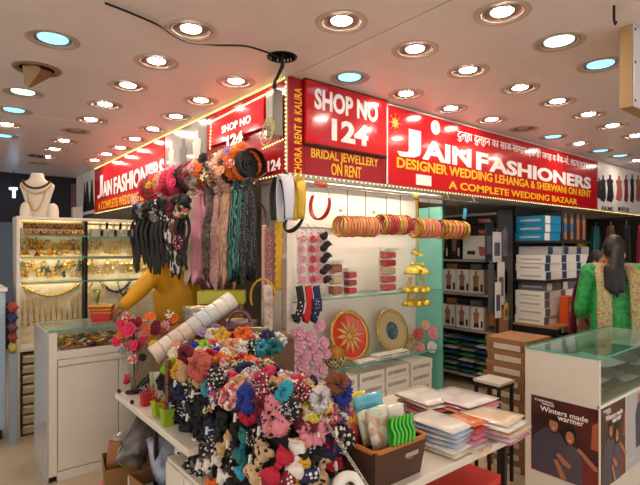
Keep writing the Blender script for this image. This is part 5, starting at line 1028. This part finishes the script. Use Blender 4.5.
# white boxes under the lower shelf
wbm = BX(0, .25, 0, .26, 0, .095).mesh('box_body'); stl = BX(.02, .22, -.002, 0, .03, .06).mesh('print_strip'); m_st = mat('grey_scrawl', 'b4b0b0', .5, col2='5a5658', pat='noise', scale=50, thr=.42)
for c in range(5):
    for i in range(4):
        t = thing('white_carton', f'white printed carton, {ORD[i]} from bottom in column {["one", "two", "three", "four", "five"][c]} from the left under the glass shelf', 'carton', 'white cartons under the glass shelf', (CX0+.1+c*.315, CY0+.02+random.uniform(0, .01), .142+i*.098), (0, 0, random.uniform(-.02, .02)))
        link('box_body', wbm, m_paper, t, None, None, (1.15, 1, 1)); link('print_strip', stl, m_st, t, None, None, (1.15, 1, 1))
for c in range(3):
    for i in range(2 if c else 1):
        t = thing('flat_white_box', f'flat white box on the lower glass shelf, {ORD[c]} from the left, {["bottom", "top"][i]} of its pile', 'box', 'flat boxes on the lower shelf', (CX0+.72+c*.2, CY0+.005, SH2+i*.022)); ob('box_body', BX(0, .19, 0, .09, 0, .02), m_paper, t, bev=.002); ob('print_strip', BX(.02, .17, -.002, 0, .005, .014), m_st, t)
# pink puffs and cards by the case's left side
for i, (u, v, sz, lb) in enumerate(((295, 348, .16, 'pink tulle puff low at the white corner post'), (307, 338, .16, 'pink tulle puff right of the lowest one'), (299, 368, .17, 'pink tulle puff at the bottom of the bunch'), (314, 358, .16, 'pink tulle puff at the right of the bunch'), (318, 326, .13, 'mauve tulle puff at the top of the bunch'), (322, 343, .13, 'pink tulle puff beside the round pot'), (309, 378, .16, 'pink tulle puff touching the scrunchies'), (303, 357, .14, 'pink tulle puff in the middle of the bunch'), (311, 347, .13, 'pink tulle puff above the right one'), (298, 334, .13, 'pink tulle puff at the upper left of the bunch'), (320, 370, .14, 'pink tulle puff at the lower right of the bunch'), (325, 354, .11, 'pink tulle puff under the pot'), (312, 315, .12, 'pink tulle puff under the navy pouch'))):
    flower(on(u, v, y=CY0-.03), (-.3, -1, .2), sz, 'tulle', lb, 'pink puffs by the corner post', 'tulle', True)
for i, (u, v, sz, fb, lb) in enumerate(((416, 334, .16, 'salmon', 'rosy puff left in the case corner pack'), (418, 348, .14, 'pink', 'pink puff low in the case corner pack'), (431, 333, .17, 'pink', 'pink puff at the glass side of the case'), (430, 347, .15, 'white', 'white puff at the glass side of the case'), (424, 325, .12, 'peach', 'peach puff at the top of the corner pack'))):
    flower(on(u, v, y=CY0+.1), (-.3, -1, .2), sz, fb, lb, 'puffs at the glass side', 'cream', True)
m_clear = glass('cellophane', 'f0ece4', .1, 1)
bowc = [('white_card_pink', 301, 'd8a0a8', 'card of pink bows hanging at the white post'), ('white_card_red', 310, 'c84a58', 'card of red bows hanging beside the pink ones'), ('white_card_pink2', 317, 'd88a94', 'card of rose bows hanging third from the post'), ('white_card_black', 324, '1a181c', 'card of black starred bows hanging fourth from the post')]
for i, (mn, u, c, lb) in enumerate(bowc):
    p = on(u, 235, y=CY0-.03-.012*i); t = thing('bow_card', lb, 'hair bow card', 'bow cards at the post', p, (0, 0, random.uniform(-.1, .1)))
    ob('card', BX(-.034, .034, 0, .003, -.37, .045), mat('bow_card_print', 'e6d8d6', .5, col2='c98a94', pat='dots', scale=26, thr=.2), t); ob('hook', MB().tube([(0, .01, .03), (0, .01, .06), (0, .04, .08)], .003, 5), m_steel, t)
    fm = F('cardbow_'+c, c)
    for k in range(5 if i < 3 else 4):
        if i < 3: link('puff', FLW3, fm, t, (.006*(-1)**k, -.008, -.03-.072*k), (PI/2, k*.7, 0), .85)
        else: link('bow', BOWL, fm, t, (0, -.02, -.04-.085*k), (PI/2, 1.1, 0), 1.0)
for i, (u, c, lb, dt) in enumerate(((299, '16161a', 'black dotted strap hanging under the pink bow card', True), (308, 'c01a22', 'red strap hanging under the bow cards', False), (316, '1a2250', 'navy dotted strap hanging under the bow cards', True))):
    p = on(u, 286, y=CY0-.06); b = on(u-3, 321, y=CY0-.06); mm = F('strap_'+c, c, col2='e0dcd8', pat='dots', scale=34, thr=.2) if dt else F('strap_'+c, c)
    pts = spline([(0, 0, .0), (.01, -.01, (b.z-p.z)*.5), (-.03, -.01, (b.z-p.z)), (-.05, 0, (b.z-p.z)*.8)], 5); tag(ob('hair_strap', MB().tube(pts, [(.032, .008)]*len(pts), 8, flat=(1, 0, 0)), mm, None, True, loc=p), lb, 'hair strap', 'straps under the bow cards')
tag(ob('star_pouch', pillow(.09, .1, .03, 7, 4), F('navy stars', '20265a', col2='d8d4d0', pat='dots', scale=40, thr=.18), None, True, loc=on(316, 305, y=CY0-.07), rot=(PI/2, 0, 0)), 'small navy pouch with white stars at the strap ends', 'pouch')

# ---------------------------------------------------------------- bangles and kalira on the right rod
t = thing('bangle_rod', 'thin steel rod under the right fascia carrying bangles', 'rod', loc=(FX+.15, FY-.04, CAN-.06)); ob('rod', MB().tube([(0, 0, 0), (2.05, 0, 0)], .007, 8), m_steel, t, True)
for f in (.08, .55, 1.1, 1.6, 2.0): ob('bracket', MB().tube([(f, 0, 0), (f, .03, .06)], .004, 6), m_steel, t)
bang = MB().torus(.083, .0085, 30, 6, (0, 0, 0), Matrix.Rotation(PI/2, 4, 'Y'), sz=1.3).mesh('bangle', True)
bm_ = {'r': mat('bangle_crimson', 'b41a30', .3, coat=.4), 'p': mat('bangle_coral', 'd8705a', .3, coat=.4), 'g': mat('bangle_gold', 'd0a24a', .3, .7), 'o': mat('bangle_orange', 'd88a4a', .3, coat=.3), 'd': mat('bangle_magenta', 'a0183c', .3, coat=.4), 'b': mat('bangle_antique', 'a87a34', .35, .6)}
for u0, u1, v, seq_, lb in ((338, 374, 226, 'gopgpogpogpo', 'coral and gold bangle set hanging first on the right rod'), (379, 407, 224, 'gbrrrgogrr', 'crimson and gold bangle set hanging second on the right rod'), (413, 434, 228, 'bgppgpp', 'antique gold and coral bangle set beside the gold tassels'), (438, 464, 229, 'bgpgpbg', 'copper gold bangle set hanging last on the right rod')):
    a = on(u0, v, y=FY-.045); b = on(u1, v, y=FY-.045); t = thing('bangle_set', lb, 'bangles', 'bangle sets on the right rod', a); n = len(seq_); s = .87 if u0 < 400 else .93
    for i, c in enumerate(seq_): link('bangle', bang, bm_[c], t, ((b.x-a.x)*(i+.5)/n, 0, random.uniform(-.004, .004)), (random.uniform(-.05, .05), random.uniform(-.06, .06), 0), (.7*(b.x-a.x)/n/.02, s, s))
    for f in (.25, .75): ob('hook', MB().tube([((b.x-a.x)*f, 0, CAN-.06-a.z), ((b.x-a.x)*f, 0, .07), ((b.x-a.x)*f, -.02, .055)], .003, 5), m_iron, t)
tag(ob('blue_tag', pillow(.05, .1, .018, 7, 3), mat('sky_blue_tag', '3a9ac0', .4), None, True, loc=on(464, 214, y=FY-.06), rot=(PI/2, .2, 0)), 'sky blue tag hanging at the end of the bangle rod', 'tag')
tag(ob('orange_bow', pillow(.12, .03, .02, 6, 3), mat('orange_foil', 'd8501a', .3), None, True, loc=on(320, 184, y=FY-.05), rot=(PI/2, .1, 0)), 'orange foil strip at the bottom of the bridal sign', 'decoration')
p = on(416, 197, y=FY-.07)
t = thing('kalira', 'gold domed bridal hand tassels hanging in two tiers from the rod', 'tassel', loc=p); kz = on(416, 306, y=FY-.07).z-p.z
dome = MB().lathe([(.003, .03), (.018, .027), (.032, .014), (.038, 0), (.041, -.006), (.037, -.002), (0, .006)], 18).mesh('dome', True); bell = MB().lathe([(.002, .018), (.01, .015), (.016, .004), (.019, -.006), (.0, -.003)], 12).mesh('bell', True)
m_kal = mat('kalira_gold', 'cdb43c', .35, .6, var=.2)
ob('knot', MB().ball((0, 0, 0), (.035, .02, .025), 10, 6), m_kal, t, True)
ob('cord', MB().tube(spline([(0, 0, 0), (.004, 0, kz*.3), (0, 0, kz*.55)], 5), .005, 6), mat('gold_thread', 'c8a020', .5), t, True); ob('cord', MB().tube(spline([(.015, 0, 0), (.02, 0, kz*.25), (.03, 0, kz*.5)], 5), .005, 6), mat('gold_thread'), t, True)
for x, z, s in ((-.03, .52, .8), (.035, .54, .8), (-.062, .69, 1.75), (.06, .7, 1.75), (0, .665, 1.2)): 
    o = link('dome', dome, m_kal, t, (x, -.01, kz*z), None, s); link('finial', bell, m_kal, o, (0, 0, .04), None, .7)
for r, z in enumerate((.86, .98)):
    for i in range(8):
        a_ = 2*PI*i/8+r*.3; o = link('bell', bell, m_kal, t, (.105*math.cos(a_)+.003, .07*math.sin(a_), kz*z), None, 1.9)
        ob('thread', MB().tube([(0, 0, .01), (-.02*math.cos(a_), -.015*math.sin(a_), .06)], .0022, 4), mat('gold_thread'), o)
    ob('bell_ring', MB().torus(.1, .006, 20, 5, (0, 0, kz*z+.026), Matrix.Scale(.7, 4, (0, 1, 0))), m_gold, t, True)

# ================================================================ garment shelves to the right
UX = 4.69
t = thing('box_shelf_unit', 'dark shelf unit of underwear boxes behind the glass case', 'shelf unit', loc=(UX, 2.82, 0))
m_sh = mat('shelf_grey', 'a8a49c', .4)
ob('end_panel', BX(0, .3, -.02, 0, 0, 1.96), mat('dark_panel', '2a2826', .5), t); ob('back_panel', BX(.28, .3, 0, .95, 0, 1.96), mat('dark_panel'), t); ob('end_panel', BX(0, .3, .95, .97, 0, 1.96), mat('dark_panel'), t)
for z in (.13, .64, 1.04, 1.42, 1.93): ob('shelf', BX(-.01, .28, 0, .95, z-.025, z), m_sh, t, bev=.002)
m_pic = mat('print_body', 'b07a58', .4, var=.2); m_brief = mat('print_brief', '2a2a34', .4)
def model_box(loc, w, h, d_, base, label, grp, fig=True, dark=False):
    t = thing('underwear_box', label, 'box', grp, loc); ob('box_body', BX(0, d_, 0, w, 0, h), base, t, bev=.002); M = Matrix.Rotation(-PI/2, 4, 'Z')
    def pr(name, poly, m, lay=1): ob(name, MB().prism([(-x, z) for x, z in poly], .001, Matrix.Translation((-.001*lay, 0, 0)) @ M), m, t)
    if fig:
        c = w*.55; pr('printed_torso', [(c-w*.2, h*.1), (c+w*.2, h*.1), (c+w*.17, h*.45), (c+w*.24, h*.72), (c+w*.08, h*.8), (c+w*.08, h*.95), (c-w*.08, h*.95), (c-w*.08, h*.8), (c-w*.24, h*.72), (c-w*.17, h*.45)], m_pic)
        pr('printed_brief', [(c-w*.2, h*.1), (c+w*.2, h*.1), (c+w*.19, h*.28), (c-w*.19, h*.28)], m_brief, 2)
        pr('printed_swatch', [(w*.04, h*.1), (w*.2, h*.1), (w*.2, h*.4), (w*.04, h*.4)], m_brief if not dark else m_paper, 2)
    else: pr('printed_panel', [(w*.1, h*.15), (w*.45, h*.15), (w*.5, h*.55), (w*.15, h*.5)], mat('print_coral', 'b86a5a', .4)); pr('printed_panel', [(w*.6, h*.2), (w*.85, h*.2), (w*.85, h*.36), (w*.6, h*.36)], m_brief)
m_drk = mat('black_box', '1c1a1c', .4, var=.2); m_skbx = mat('tan_box', '8a6a54', .5, var=.2)
GB = 'underwear boxes on the shelf unit'
for i in range(4): model_box((UX+.01, 3.52-.18*(i+1), 1.045), .17, .26, .18, m_skbx if i == 3 else m_paper, f'{"tan" if i == 3 else "white"} underwear box with printed torso, {ORD[i]} from left, middle shelf', GB)
for i in range(4): model_box((UX+.01, 3.55-.19*(i+1), .645), .16, .25, .18, m_paper if i < 3 else m_card, f'{"white" if i < 3 else "brown"} underwear box with printed brief, {ORD[i]} from left, lower shelf', GB)
for i in range(2): model_box((UX+.01, 3.6-.16*(i+1), 1.425), .14, .32, .18, m_drk, f'black underwear box with bare torso print, {ORD[i]} from left, upper shelf', GB, True, True)
model_box((UX+.005, 2.84, 1.425), .4, .26, .2, m_paper, 'wide white garment box with coral print on the upper shelf', GB, False)
for i in range(2): model_box((UX+.012, 2.84+.0*i, 1.69+.12*i), .42, .11, .2, m_drk, f'flat black box on the wide white one, {["lower", "upper"][i]} of two', GB, False)
for k, (z, lb) in enumerate(((.92, 'lower'), (1.32, 'middle'))):
    for i in range(5): tag(ob('dark_packet', BX(0, .2, 0, .14, 0, .06), [m_drk, mat('grey_pack2', '6a6a6a', .4, var=.3), m_drk, m_card, m_drk][i], None, bev=.003, loc=(UX+.03, 2.86+.16*i, z-.01)), f'flat {["black", "grey", "black", "brown", "black"][i]} packet on top of the {lb} shelf boxes, {ORD[4-i]} from left', 'packet', 'flat packets on the shelf unit')
cl = [('folded_blue', '1e4a8a'), ('folded_white', 'c9c4bc'), ('folded_green', '2a7a3a'), ('folded_grey2', '8a8a88'), ('folded_teal', '1a5a5a')]; cnm = ['blue', 'white', 'green', 'grey', 'teal']
fg = pillow(.24, .2, .05, 6, 2).mesh('folded_shirt', True)
for c in range(4):
    for i in range(7):
        k = (c*2+i) % 5 if c else [3, 1, 3, 0, 0, 1, 3][i]
        tag(link('folded_shirt', fg, mat(cl[k][0], cl[k][1], .5, var=.2, coat=.3), None, (UX+.12, 3.65-.22*c, .135+.06*i), (0, 0, random.uniform(-.06, .06))), f'{cnm[k]} folded shirt packet, {ORD[i]} from bottom in pile {["one", "two", "three", "four"][c]} of the lowest shelf', 'shirt packet', 'folded shirts on the lowest shelf')
# hanging catalogues on the unit's end
for i, (u, vt, vb, w_, c, lb) in enumerate(((489, 222, 262, .14, '1c1e24', 'dark hanging brochure at the top of the shelf end'), (497, 232, 262, .16, 'b8b4b4', 'pale hanging brochure over the dark one'), (505, 230, 256, .08, '5a5a64', 'grey hanging brochure with a figure'), (491, 264, 312, .1, '3a4450', 'slate hanging packet on the shelf end'), (501, 262, 305, .13, 'c4bcb4', 'white hanging packet on the shelf end'), (498, 282, 318, .11, 'd0cac4', 'white hanging packet lowest on the shelf end'), (506, 303, 320, .08, 'b88a2a', 'mustard hanging packet lowest on the shelf end'))):
    p = on(u, vt, y=2.74-.012*i); b = on(u, vb, y=2.74-.012*i); t = thing('hanging_packet', lb, 'packet', 'packets hanging on the shelf end', p); ob('packet_body', BX(-w_/2, w_/2, -.004, .004, b.z-p.z, 0), mat('hp_'+c, c, .3, var=.25, coat=.4), t, bev=.002)
    ob('hook', MB().tube([(0, 0, 0), (0, 0, .03), (0, .1, .03)], .003, 5), m_steel, t); ob('printed_block', BX(-w_*.35, w_*.3, -.006, -.004, (b.z-p.z)*.8, (b.z-p.z)*.35), mat('hp_print', '4a4a56', .4, var=.4), t)
# outer shelf unit with white boxes
VX0, VX1, VY0, VY1 = 5.11, 6.24, 2.5, 2.84
t = thing('stock_shelf_unit', 'open shelf unit stacked with white thermal wear boxes beyond the cartons', 'shelf unit', loc=(VX0, VY0, 0))
for z in (.12, .72, 1.205, 1.63): ob('shelf', BX(-.03, VX1-VX0, -.02, VY1-VY0+.02, z-.025, z), mat('pine_shelf', 'a87a4a', .5, var=.15) if z < .8 else mat('dark_panel'), t, bev=.003)
for x in (-.015, VX1-VX0-.02):
    for y in (VY1-VY0,): ob('upright', BX(x, x+.02, y, y+.02, 0, CAN-.02), m_iron, t)
ob('back_panel', BX(0, VX1-VX0, VY1-VY0+.02, VY1-VY0+.03, 0, CAN-.02), mat('dark_panel'), t)
sbm = BX(0, .36, 0, .33, 0, .088).mesh('box_body'); m_bl = mat('blue_print', '28486e', .4, var=.2); m_gy = mat('grey_print2', '6d7078', .4, var=.25); m_cb = mat('cyan_box', '1a86b4', .4, var=.08)
frn = BX(.0, .11, -.002, 0, .004, .084).mesh('printed_end'); ltr = BX(-.002, 0, .05, .28, .03, .05).mesh('side_print')
def stock(x, z, i, c, lab, body, prn, w=1.0):
    t = thing('stock_box', lab, 'box', 'thermal wear boxes on the stock shelf', (x+random.uniform(-.008, .008), VY0+random.uniform(-.01, .01), z)); link('box_body', sbm, body, t, None, None, (w, 1, 1)); link('printed_end', frn, prn, t); link('side_print', ltr, mat('soft_print', 'b8b4b0', .5), t)
for z0, nb, lev in ((.72, 4, 'lower'), (1.205, 3, 'middle')):
    for c in range(3):
        for i in range(nb): stock(VX0+c*.37, z0+i*.091, i, c, f'white thermal box, {ORD[i]} from bottom, {["near", "middle", "far"][c]} stack on the {lev} stock shelf', m_paper, m_gy if lev == 'lower' else m_bl)
for c in range(3): stock(VX0+c*.37+.05, .72+4*.091, 0, c, f'grey printed box lying across the {["near", "middle", "far"][c]} stack of the lower stock shelf', m_gy, m_paper, .9)
for c in range(3): stock(VX0+c*.37+.05, 1.205+3*.091, 0, c, f'blue printed box lying across the {["near", "middle", "far"][c]} stack of the middle stock shelf', mat('pale_box', 'b4b4b4', .5), m_bl, .9)
for i in range(3): stock(VX0, 1.63+i*.091, i, 0, f'cyan blue box, {ORD[i]} from bottom on the top stock shelf', m_cb, m_paper, 1.0)
for c, x in enumerate((.4, .56, .72, .88)):
    t = thing('picture_box', f'upright box with a model in {"blue" if c < 2 else "orange"} wear, {ORD[c]} from left on the top stock shelf', 'box', 'upright picture boxes on the top stock shelf', (VX0+x, VY0, 1.63)); ob('box_body', BX(0, .15, 0, .2, 0, .32), m_brief, t, bev=.002)
    for nm_, poly, m in (('printed_torso', [(.04, .02), (.11, .02), (.1, .15), (.12, .24), (.085, .27), (.085, .31), (.065, .31), (.065, .27), (.03, .24), (.05, .15)], m_pic), ('printed_wear', [(.048, .1), (.104, .1), (.11, .2), (.045, .2)], mat('print_blue', '3a7aa8', .4) if c < 2 else mat('print_orange', 'c86a2a', .4))): ob(nm_, MB().prism(poly, .001, Matrix.Translation((0, -.001 if 'torso' in nm_ else -.002, 0))), m, t)
t = thing('orange_box', 'bright orange box standing at the front of the lower stock shelf', 'box', loc=on(563, 321, y=VY0-.07)); t.location.z = .72; t.location.y = VY0-.12
ob('box_body', BX(0, .2, 0, .09, 0, .3), mat('orange_card', 'd8561a', .4), t, bev=.003); ob('printed_mark', MB().prism(ell(.08, .16, .035, .05, 16), .001, Matrix.Translation((0, -.001, 0))), m_paper, t)
for i in range(2): tag(ob('upright_box', BX(0, .15, 0, .09, 0, .28), mat('pale_box'), None, bev=.003, loc=(t.location.x+.22+.16*i, VY0-.12, .72)), f'pale grey upright box {["next to", "second from"][i]} the orange box', 'box')
ob('shelf_lip', BX(-.02, VX1-VX0, -.14, -.02, .695, .72), mat('pine_shelf', 'a87a4a'), bpy.data.objects['stock_shelf_unit'])
# folded stock under the lower shelf
for c in range(4):
    for i in range(5): tag(link('folded_shirt', fg, [m_paper, gm[1], gm[0], mat('maroon_fold', '6a1a2a', .6)][(i+c) % 4], None, (VX0+.16+.27*c, VY0+.15, .125+.08*i), (0, 0, random.uniform(-.1, .1)), (1, 1.3, 1.4)), f'{["white", "pale grey", "slate", "maroon"][(i+c) % 4]} folded packet, {ORD[i]} from bottom, pile {["one", "two", "three", "four"][c]} under the stock shelf', 'packet', 'folded packets under the stock shelf')
# clothes hanging in the next stall
gcols = [('1a6a6a', 'teal'), ('c89a1a', 'mustard'), ('2a2430', 'dark plum'), ('8a2a3a', 'wine'), ('c8b020', 'yellow'), ('3a3a44', 'charcoal'), ('b83a5a', 'rose'), ('1c1c22', 'black'), ('6a4a2a', 'brown')]
t = thing('clothes_rail', 'dark clothes rail of hanging garments beyond the stock shelf', 'clothes rail', loc=(7.2, 1.0, 0)); ob('rail', MB().tube([(0, 0, 1.92), (0, 2.1, 1.92)], .014, 8), m_iron, t, True)
for y in (.0, 2.1): ob('upright', MB().tube([(0, y, 0), (0, y, 1.92)], .014, 8), m_iron, t, True)
for i in range(11):
    c, cw = gcols[i % 9]; t = thing('hanging_garment', f'{cw} garment, {ORD[10-i]} from the left on the clothes rail', 'garment', 'garments on the clothes rail', (7.2, 1.1+.19*i, 1.92), (0, 0, .3)); mm = F('garment_'+c, c)
    ob('cloth', drape(.42, .14, 1.15, 6, i, .5, .03), mm, t, True, loc=(0, 0, -.07)); ob('hanger', MB().tube([(-.14, 0, -.1), (0, 0, -.04), (0, 0, .0), (.01, 0, .015)], .004, 5), m_steel, t)

# ================================================================ people
def voxel_body(name, caps, balls, m, parent=None, vox=.009, smooth=4):
    mb = MB()
    for p0, p1, r0, r1 in caps:
        p0, p1 = Vector(p0), Vector(p1); q0 = r0 if isinstance(r0, tuple) else (r0, r0); q1 = r1 if isinstance(r1, tuple) else (r1, r1)
        mb.tube([p0.lerp(p1, k/4) for k in range(5)], [tuple(q0[c]+(q1[c]-q0[c])*k/4 for c in (0, 1)) for k in range(5)], 14, flat=RTW)
        mb.ball(p0, min(q0), 12, 8); mb.ball(p1, min(q1), 12, 8)
    for c, r in balls: mb.ball(c, r, 14, 10, Mh)
    me = bpy.data.meshes.new(name); me.from_pydata(mb.v, [], mb.f); o = bpy.data.objects.new(name, me); COL.objects.link(o)
    r_ = o.modifiers.new('r', 'REMESH'); r_.mode = 'VOXEL'; r_.voxel_size = vox; r_.use_smooth_shade = True
    s_ = o.modifiers.new('s', 'SMOOTH'); s_.iterations = smooth; s_.factor = .5
    dg = bpy.context.evaluated_depsgraph_get(); me2 = bpy.data.meshes.new_from_object(o.evaluated_get(dg)); bpy.data.objects.remove(o)
    me2.polygons.foreach_set('use_smooth', [True]*len(me2.polygons)); me2.materials.clear()
    return link(name, me2, m, parent)
def hand(w, d, up, side, s=1.0):                      # palm and five bent fingers from the wrist w along d; side: towards the thumb
    d = Vector(d).normalized(); up = Vector(up); up = (up-d*d.dot(up)).normalized(); sd = d.cross(up).normalized()*side; w = Vector(w); out = []
    k = w+d*.085*s; out.append((w, k, (.026*s, .016*s), (.038*s, .015*s)))
    for i, (o, l) in enumerate(((-.03, .058), (-.01, .072), (.01, .078), (.03, .07))):
        a = k+sd*o*s-d*.01*s; b = a+d*l*.5*s-up*.008*s; c = b+d*l*.35*s-up*.03*s; out += [(a, b, .0095*s, .009*s), (b, c, .009*s, .0075*s)]
    a = w+d*.025*s+sd*.03*s; b = a+d*.03*s+sd*.025*s-up*.01*s; c = b+d*.03*s+sd*.004*s-up*.012*s; out += [(a, b, .012*s, .0105*s), (b, c, .0105*s, .0085*s)]
    return out
# -- man in a yellow kurta leaning over the jewellery counter
g = lambda u, v, d: on(u, v, d=d)
RTW = (RT.x, RT.y, 0); Mh = Matrix.Rotation(-YAW+.6, 4, 'Z')
pel = g(180, 338, 4.15); chest = g(174, 290, 4.08); neck = g(168, 261, 4.0); head = g(164, 238, 3.95); shl = g(156, 273, 3.92); shr = g(190, 272, 4.18); elb = g(139, 291, 3.82); wri = g(124, 306, 3.75); elr = g(197, 305, 4.2); wrr = g(190, 330, 4.05)
fl1 = Vector((pel.x-.08, pel.y-.05, .06)); fl2 = Vector((pel.x+.1, pel.y+.06, .06)); kn1 = Vector((pel.x-.08, pel.y-.1, .46)); kn2 = Vector((pel.x+.1, pel.y, .46))
hd = (wri-elb).normalized()
man = thing('person', 'person in a yellow kurta leaning over the jewellery counter', 'person', loc=(pel.x, pel.y, 0))
body = voxel_body('body', [(pel, chest, (.13, .1), (.15, .1)), (chest, neck, (.15, .1), (.06, .06)), (neck, head-Vector((0, 0, .05)), .055, .055), (shl, elb, .05, .042), (elb, wri, .042, .03), (shr, elr, .05, .042), (elr, wrr, .042, .03), (chest, shl, .09, .06), (chest, shr, .09, .06),
   (pel, kn1, .1, .065), (kn1, fl1, .065, .04), (pel, kn2, .1, .065), (kn2, fl2, .065, .04), (fl1, fl1+Vector((-.12, .06, -.02)), .04, .03), (fl2, fl2+Vector((-.12, .06, -.02)), .04, .03)]+hand(wri, hd, (0, 0, 1), 1)+hand(wrr, (wrr-elr), (0, 0, 1), -1),
   [(head, (.078, .095, .115)), (head+Vector((-.085, .0, -.02)), (.02, .016, .02)), (head+Vector((-.06, -.0, -.07)), (.04, .035, .035)), (head+Vector((.0, -.08, -.01)), (.02, .01, .028)), (head+Vector((.0, .08, -.01)), (.02, .01, .028))], m_skin, man, .009)
keep(body, man)
m_kurta = F('yellow_kurta', 'e0a010', rough=.6, bump=1.0, bscale=9); m_apron = F('orange_apron', 'a85a10', rough=.5, bump=.9, bscale=9)
k_ = voxel_body('kurta', [(pel-Vector((0, 0, .3)), pel, (.2, .16), (.175, .14)), (pel, chest, (.175, .14), (.19, .135)), (chest, neck-Vector((0, 0, .03)), (.18, .13), (.075, .07)), (chest, shl, .12, .078), (chest, shr, .12, .078), (shl, elb, .075, .066), (elb, wri.lerp(elb, .12), .066, .05), (shr, elr, .075, .066), (elr, wrr.lerp(elr, .12), .066, .05)], [], m_kurta, man, .012); keep(k_, man)
ap = voxel_body('apron', [(pel-Vector((0, 0, .28))-FW*.03, pel+Vector((0, 0, .22))-FW*.03, (.195, .15), (.17, .13))], [], m_apron, man, .014); keep(ap, man)
tr = voxel_body('trousers', [(pel-Vector((0, 0, .1)), kn1, .13, .09), (kn1, fl1, .09, .07), (pel-Vector((0, 0, .1)), kn2, .13, .09), (kn2, fl2, .09, .07)], [], F('grey_trouser', '4a4642'), man, .014); keep(tr, man)
hr = voxel_body('hair', [], [(head+Vector((.02, 0, .035)), (.088, .1, .1)), (head+Vector((.05, 0, -.01)), (.06, .09, .09))], m_hair, man, .01); keep(hr, man)
for s in (-1, 1):
    e_ = ob('eye', MB().ball(head+Vector((-.066, .03*s, .005)), (.012, .012, .01), 8, 6), mat('eye_dark', '1a1210', .2), man); keep(e_, man)
# -- woman in green seen from behind
def woman(u, d, ztop, lab, green, dup, face, ponytail, uoff=0):
    global RTW, Mh
    c = on(u, 248, d=d); c.z = 0; f = Vector(face).normalized(); s = Vector((f.y, -f.x, 0)); RTW = (s.x, s.y, 0); Mh = Matrix(((f.x, s.x, 0), (f.y, s.y, 0), (0, 0, 1))).to_4x4(); H_ = ztop
    P = lambda a, b, z: c+f*a+s*b+Vector((0, 0, z))
    w = thing('person', lab, 'person', loc=c)
    hd_ = P(.02, 0, H_-.115); nk = P(0, 0, H_-.25); ch = P(0, 0, H_-.42); pl_ = P(0, 0, H_*.52)
    sh = [P(0, b, H_-.29) for b in (-.175, .175)]; el = [P(.02, b, H_-.58) for b in (-.235, .235)]; wr = [P(.16, b, H_-.72) for b in (-.2, .2)]
    caps = [(pl_, ch, (.14, .1), (.13, .09)), (ch, nk, (.12, .08), (.05, .05)), (nk, hd_-Vector((0, 0, .05)), .048, .05)]
    for i in range(2):
        caps += [(ch, sh[i], .08, .055), (sh[i], el[i], .05, .04), (el[i], wr[i], .038, .026)]+hand(wr[i], wr[i]-el[i], (0, 0, 1), 1 if i == 0 else -1, .9)
        b = (-.08, .08)[i]; kn = P(.02, b, .45); an = P(0, b, .08); caps += [(pl_, kn, .09, .06), (kn, an, .058, .035), (an, P(.13, b, .03), .035, .028)]
    bd = voxel_body('body', caps, [(hd_, (.09, .073, .112)), (hd_+f*.092-Vector((0, 0, .02)), (.018, .014, .022)), (hd_+f*.05-Vector((0, 0, .07)), (.04, .036, .036)), (hd_+s*.074, (.022, .01, .028)), (hd_-s*.074, (.022, .01, .028))], m_skin, w); keep(bd, w)
    kc = [(P(0, 0, .42), pl_, (.25, .2), (.18, .14)), (pl_, ch, (.18, .14), (.165, .12)), (ch, nk-Vector((0, 0, .05)), (.16, .115), (.08, .07))]
    for i in range(2): kc += [(ch, sh[i], .105, .075), (sh[i], el[i], .07, .058), (el[i], el[i].lerp(wr[i], .4), .058, .05)]
    kz_ = voxel_body('kameez', kc, [], green, w, .012); keep(kz_, w)
    lg = voxel_body('trousers', [(pl_, P(0, b, .1), .12, .07) for b in (-.09, .09)], [], dup, w, .014); keep(lg, w)
    for i, b in enumerate((-.11, .11)):               # dupatta falling over each shoulder
        pts = spline([P(.14, b*.9, H_-.62), P(.13, b, H_-.42), P(.03, b*.95, H_-.225), P(-.115, b, H_-.33), P(-.165, b*1.05, H_-.55), P(-.19, b*1.1, H_-.85), P(-.21, b*1.1, H_-1.05)], 5)
        o = ob('dupatta_fall', MB().tube(pts, [(.055, .011)]*len(pts), 10, flat=s), dup, w, True); keep(o, w)
    hb_ = [(hd_-f*.018+Vector((0, 0, .022)), (.097, .083, .108)), (hd_-f*.07-Vector((0, 0, .02)), (.06, .07, .075))]
    hc = []
    if ponytail: hc = [(hd_-f*.1, P(-.15, -.04, H_-.3), .05, .06), (P(-.15, -.04, H_-.28), P(-.17, -.06, H_-.42), .06, .035), (P(-.15, -.02, H_-.28), P(-.185, .0, H_-.42), .05, .025), (P(-.14, -.08, H_-.26), P(-.17, -.1, H_-.4), .04, .02), (P(-.16, -.05, H_-.36), P(-.18, -.03, H_-.47), .04, .012)]
    hr_ = voxel_body('hair', hc, hb_, m_hair, w, .008, 1); keep(hr_, w)
    if ponytail: o = ob('hair_band', MB().torus(.048, .008, 18, 6, hd_-f*.108-Vector((0, 0, .03)), Matrix.Rotation(1.2, 4, f.cross(UP))), m_gold2, w, True); keep(o, w)
    for q in (-1, 1): o = ob('eye', MB().ball(hd_+f*.078+s*.03*q+Vector((0, 0, .01)), .011, 8, 6), mat('eye_dark', '1a1210', .2), w); keep(o, w)
    o = ob('bangle', MB().torus(.034, .006, 16, 6, el[1].lerp(wr[1], .8), align(wr[1]-el[1])), m_gold, w, True); keep(o, w)
m_green = F('green_kameez', '2aa04c', col2='1a8038', pat='noise', scale=30, thr=.45, rough=.6); m_dup = F('gold_green_dupatta', '8aa060', col2='b8a070', col3='a86a58', pat='floral', scale=75, rough=.6)
woman(614, 3.9, 1.645, 'person in green with printed dupatta and long dark hair, seen from behind', m_green, m_dup, (.8, .6, 0), True)
woman(597, 4.9, 1.52, 'person in maroon partly hidden behind the person in green', F('maroon_kameez', '6a1a2e'), F('wine_dupatta', '7a2438'), (-.3, -1, 0), False)
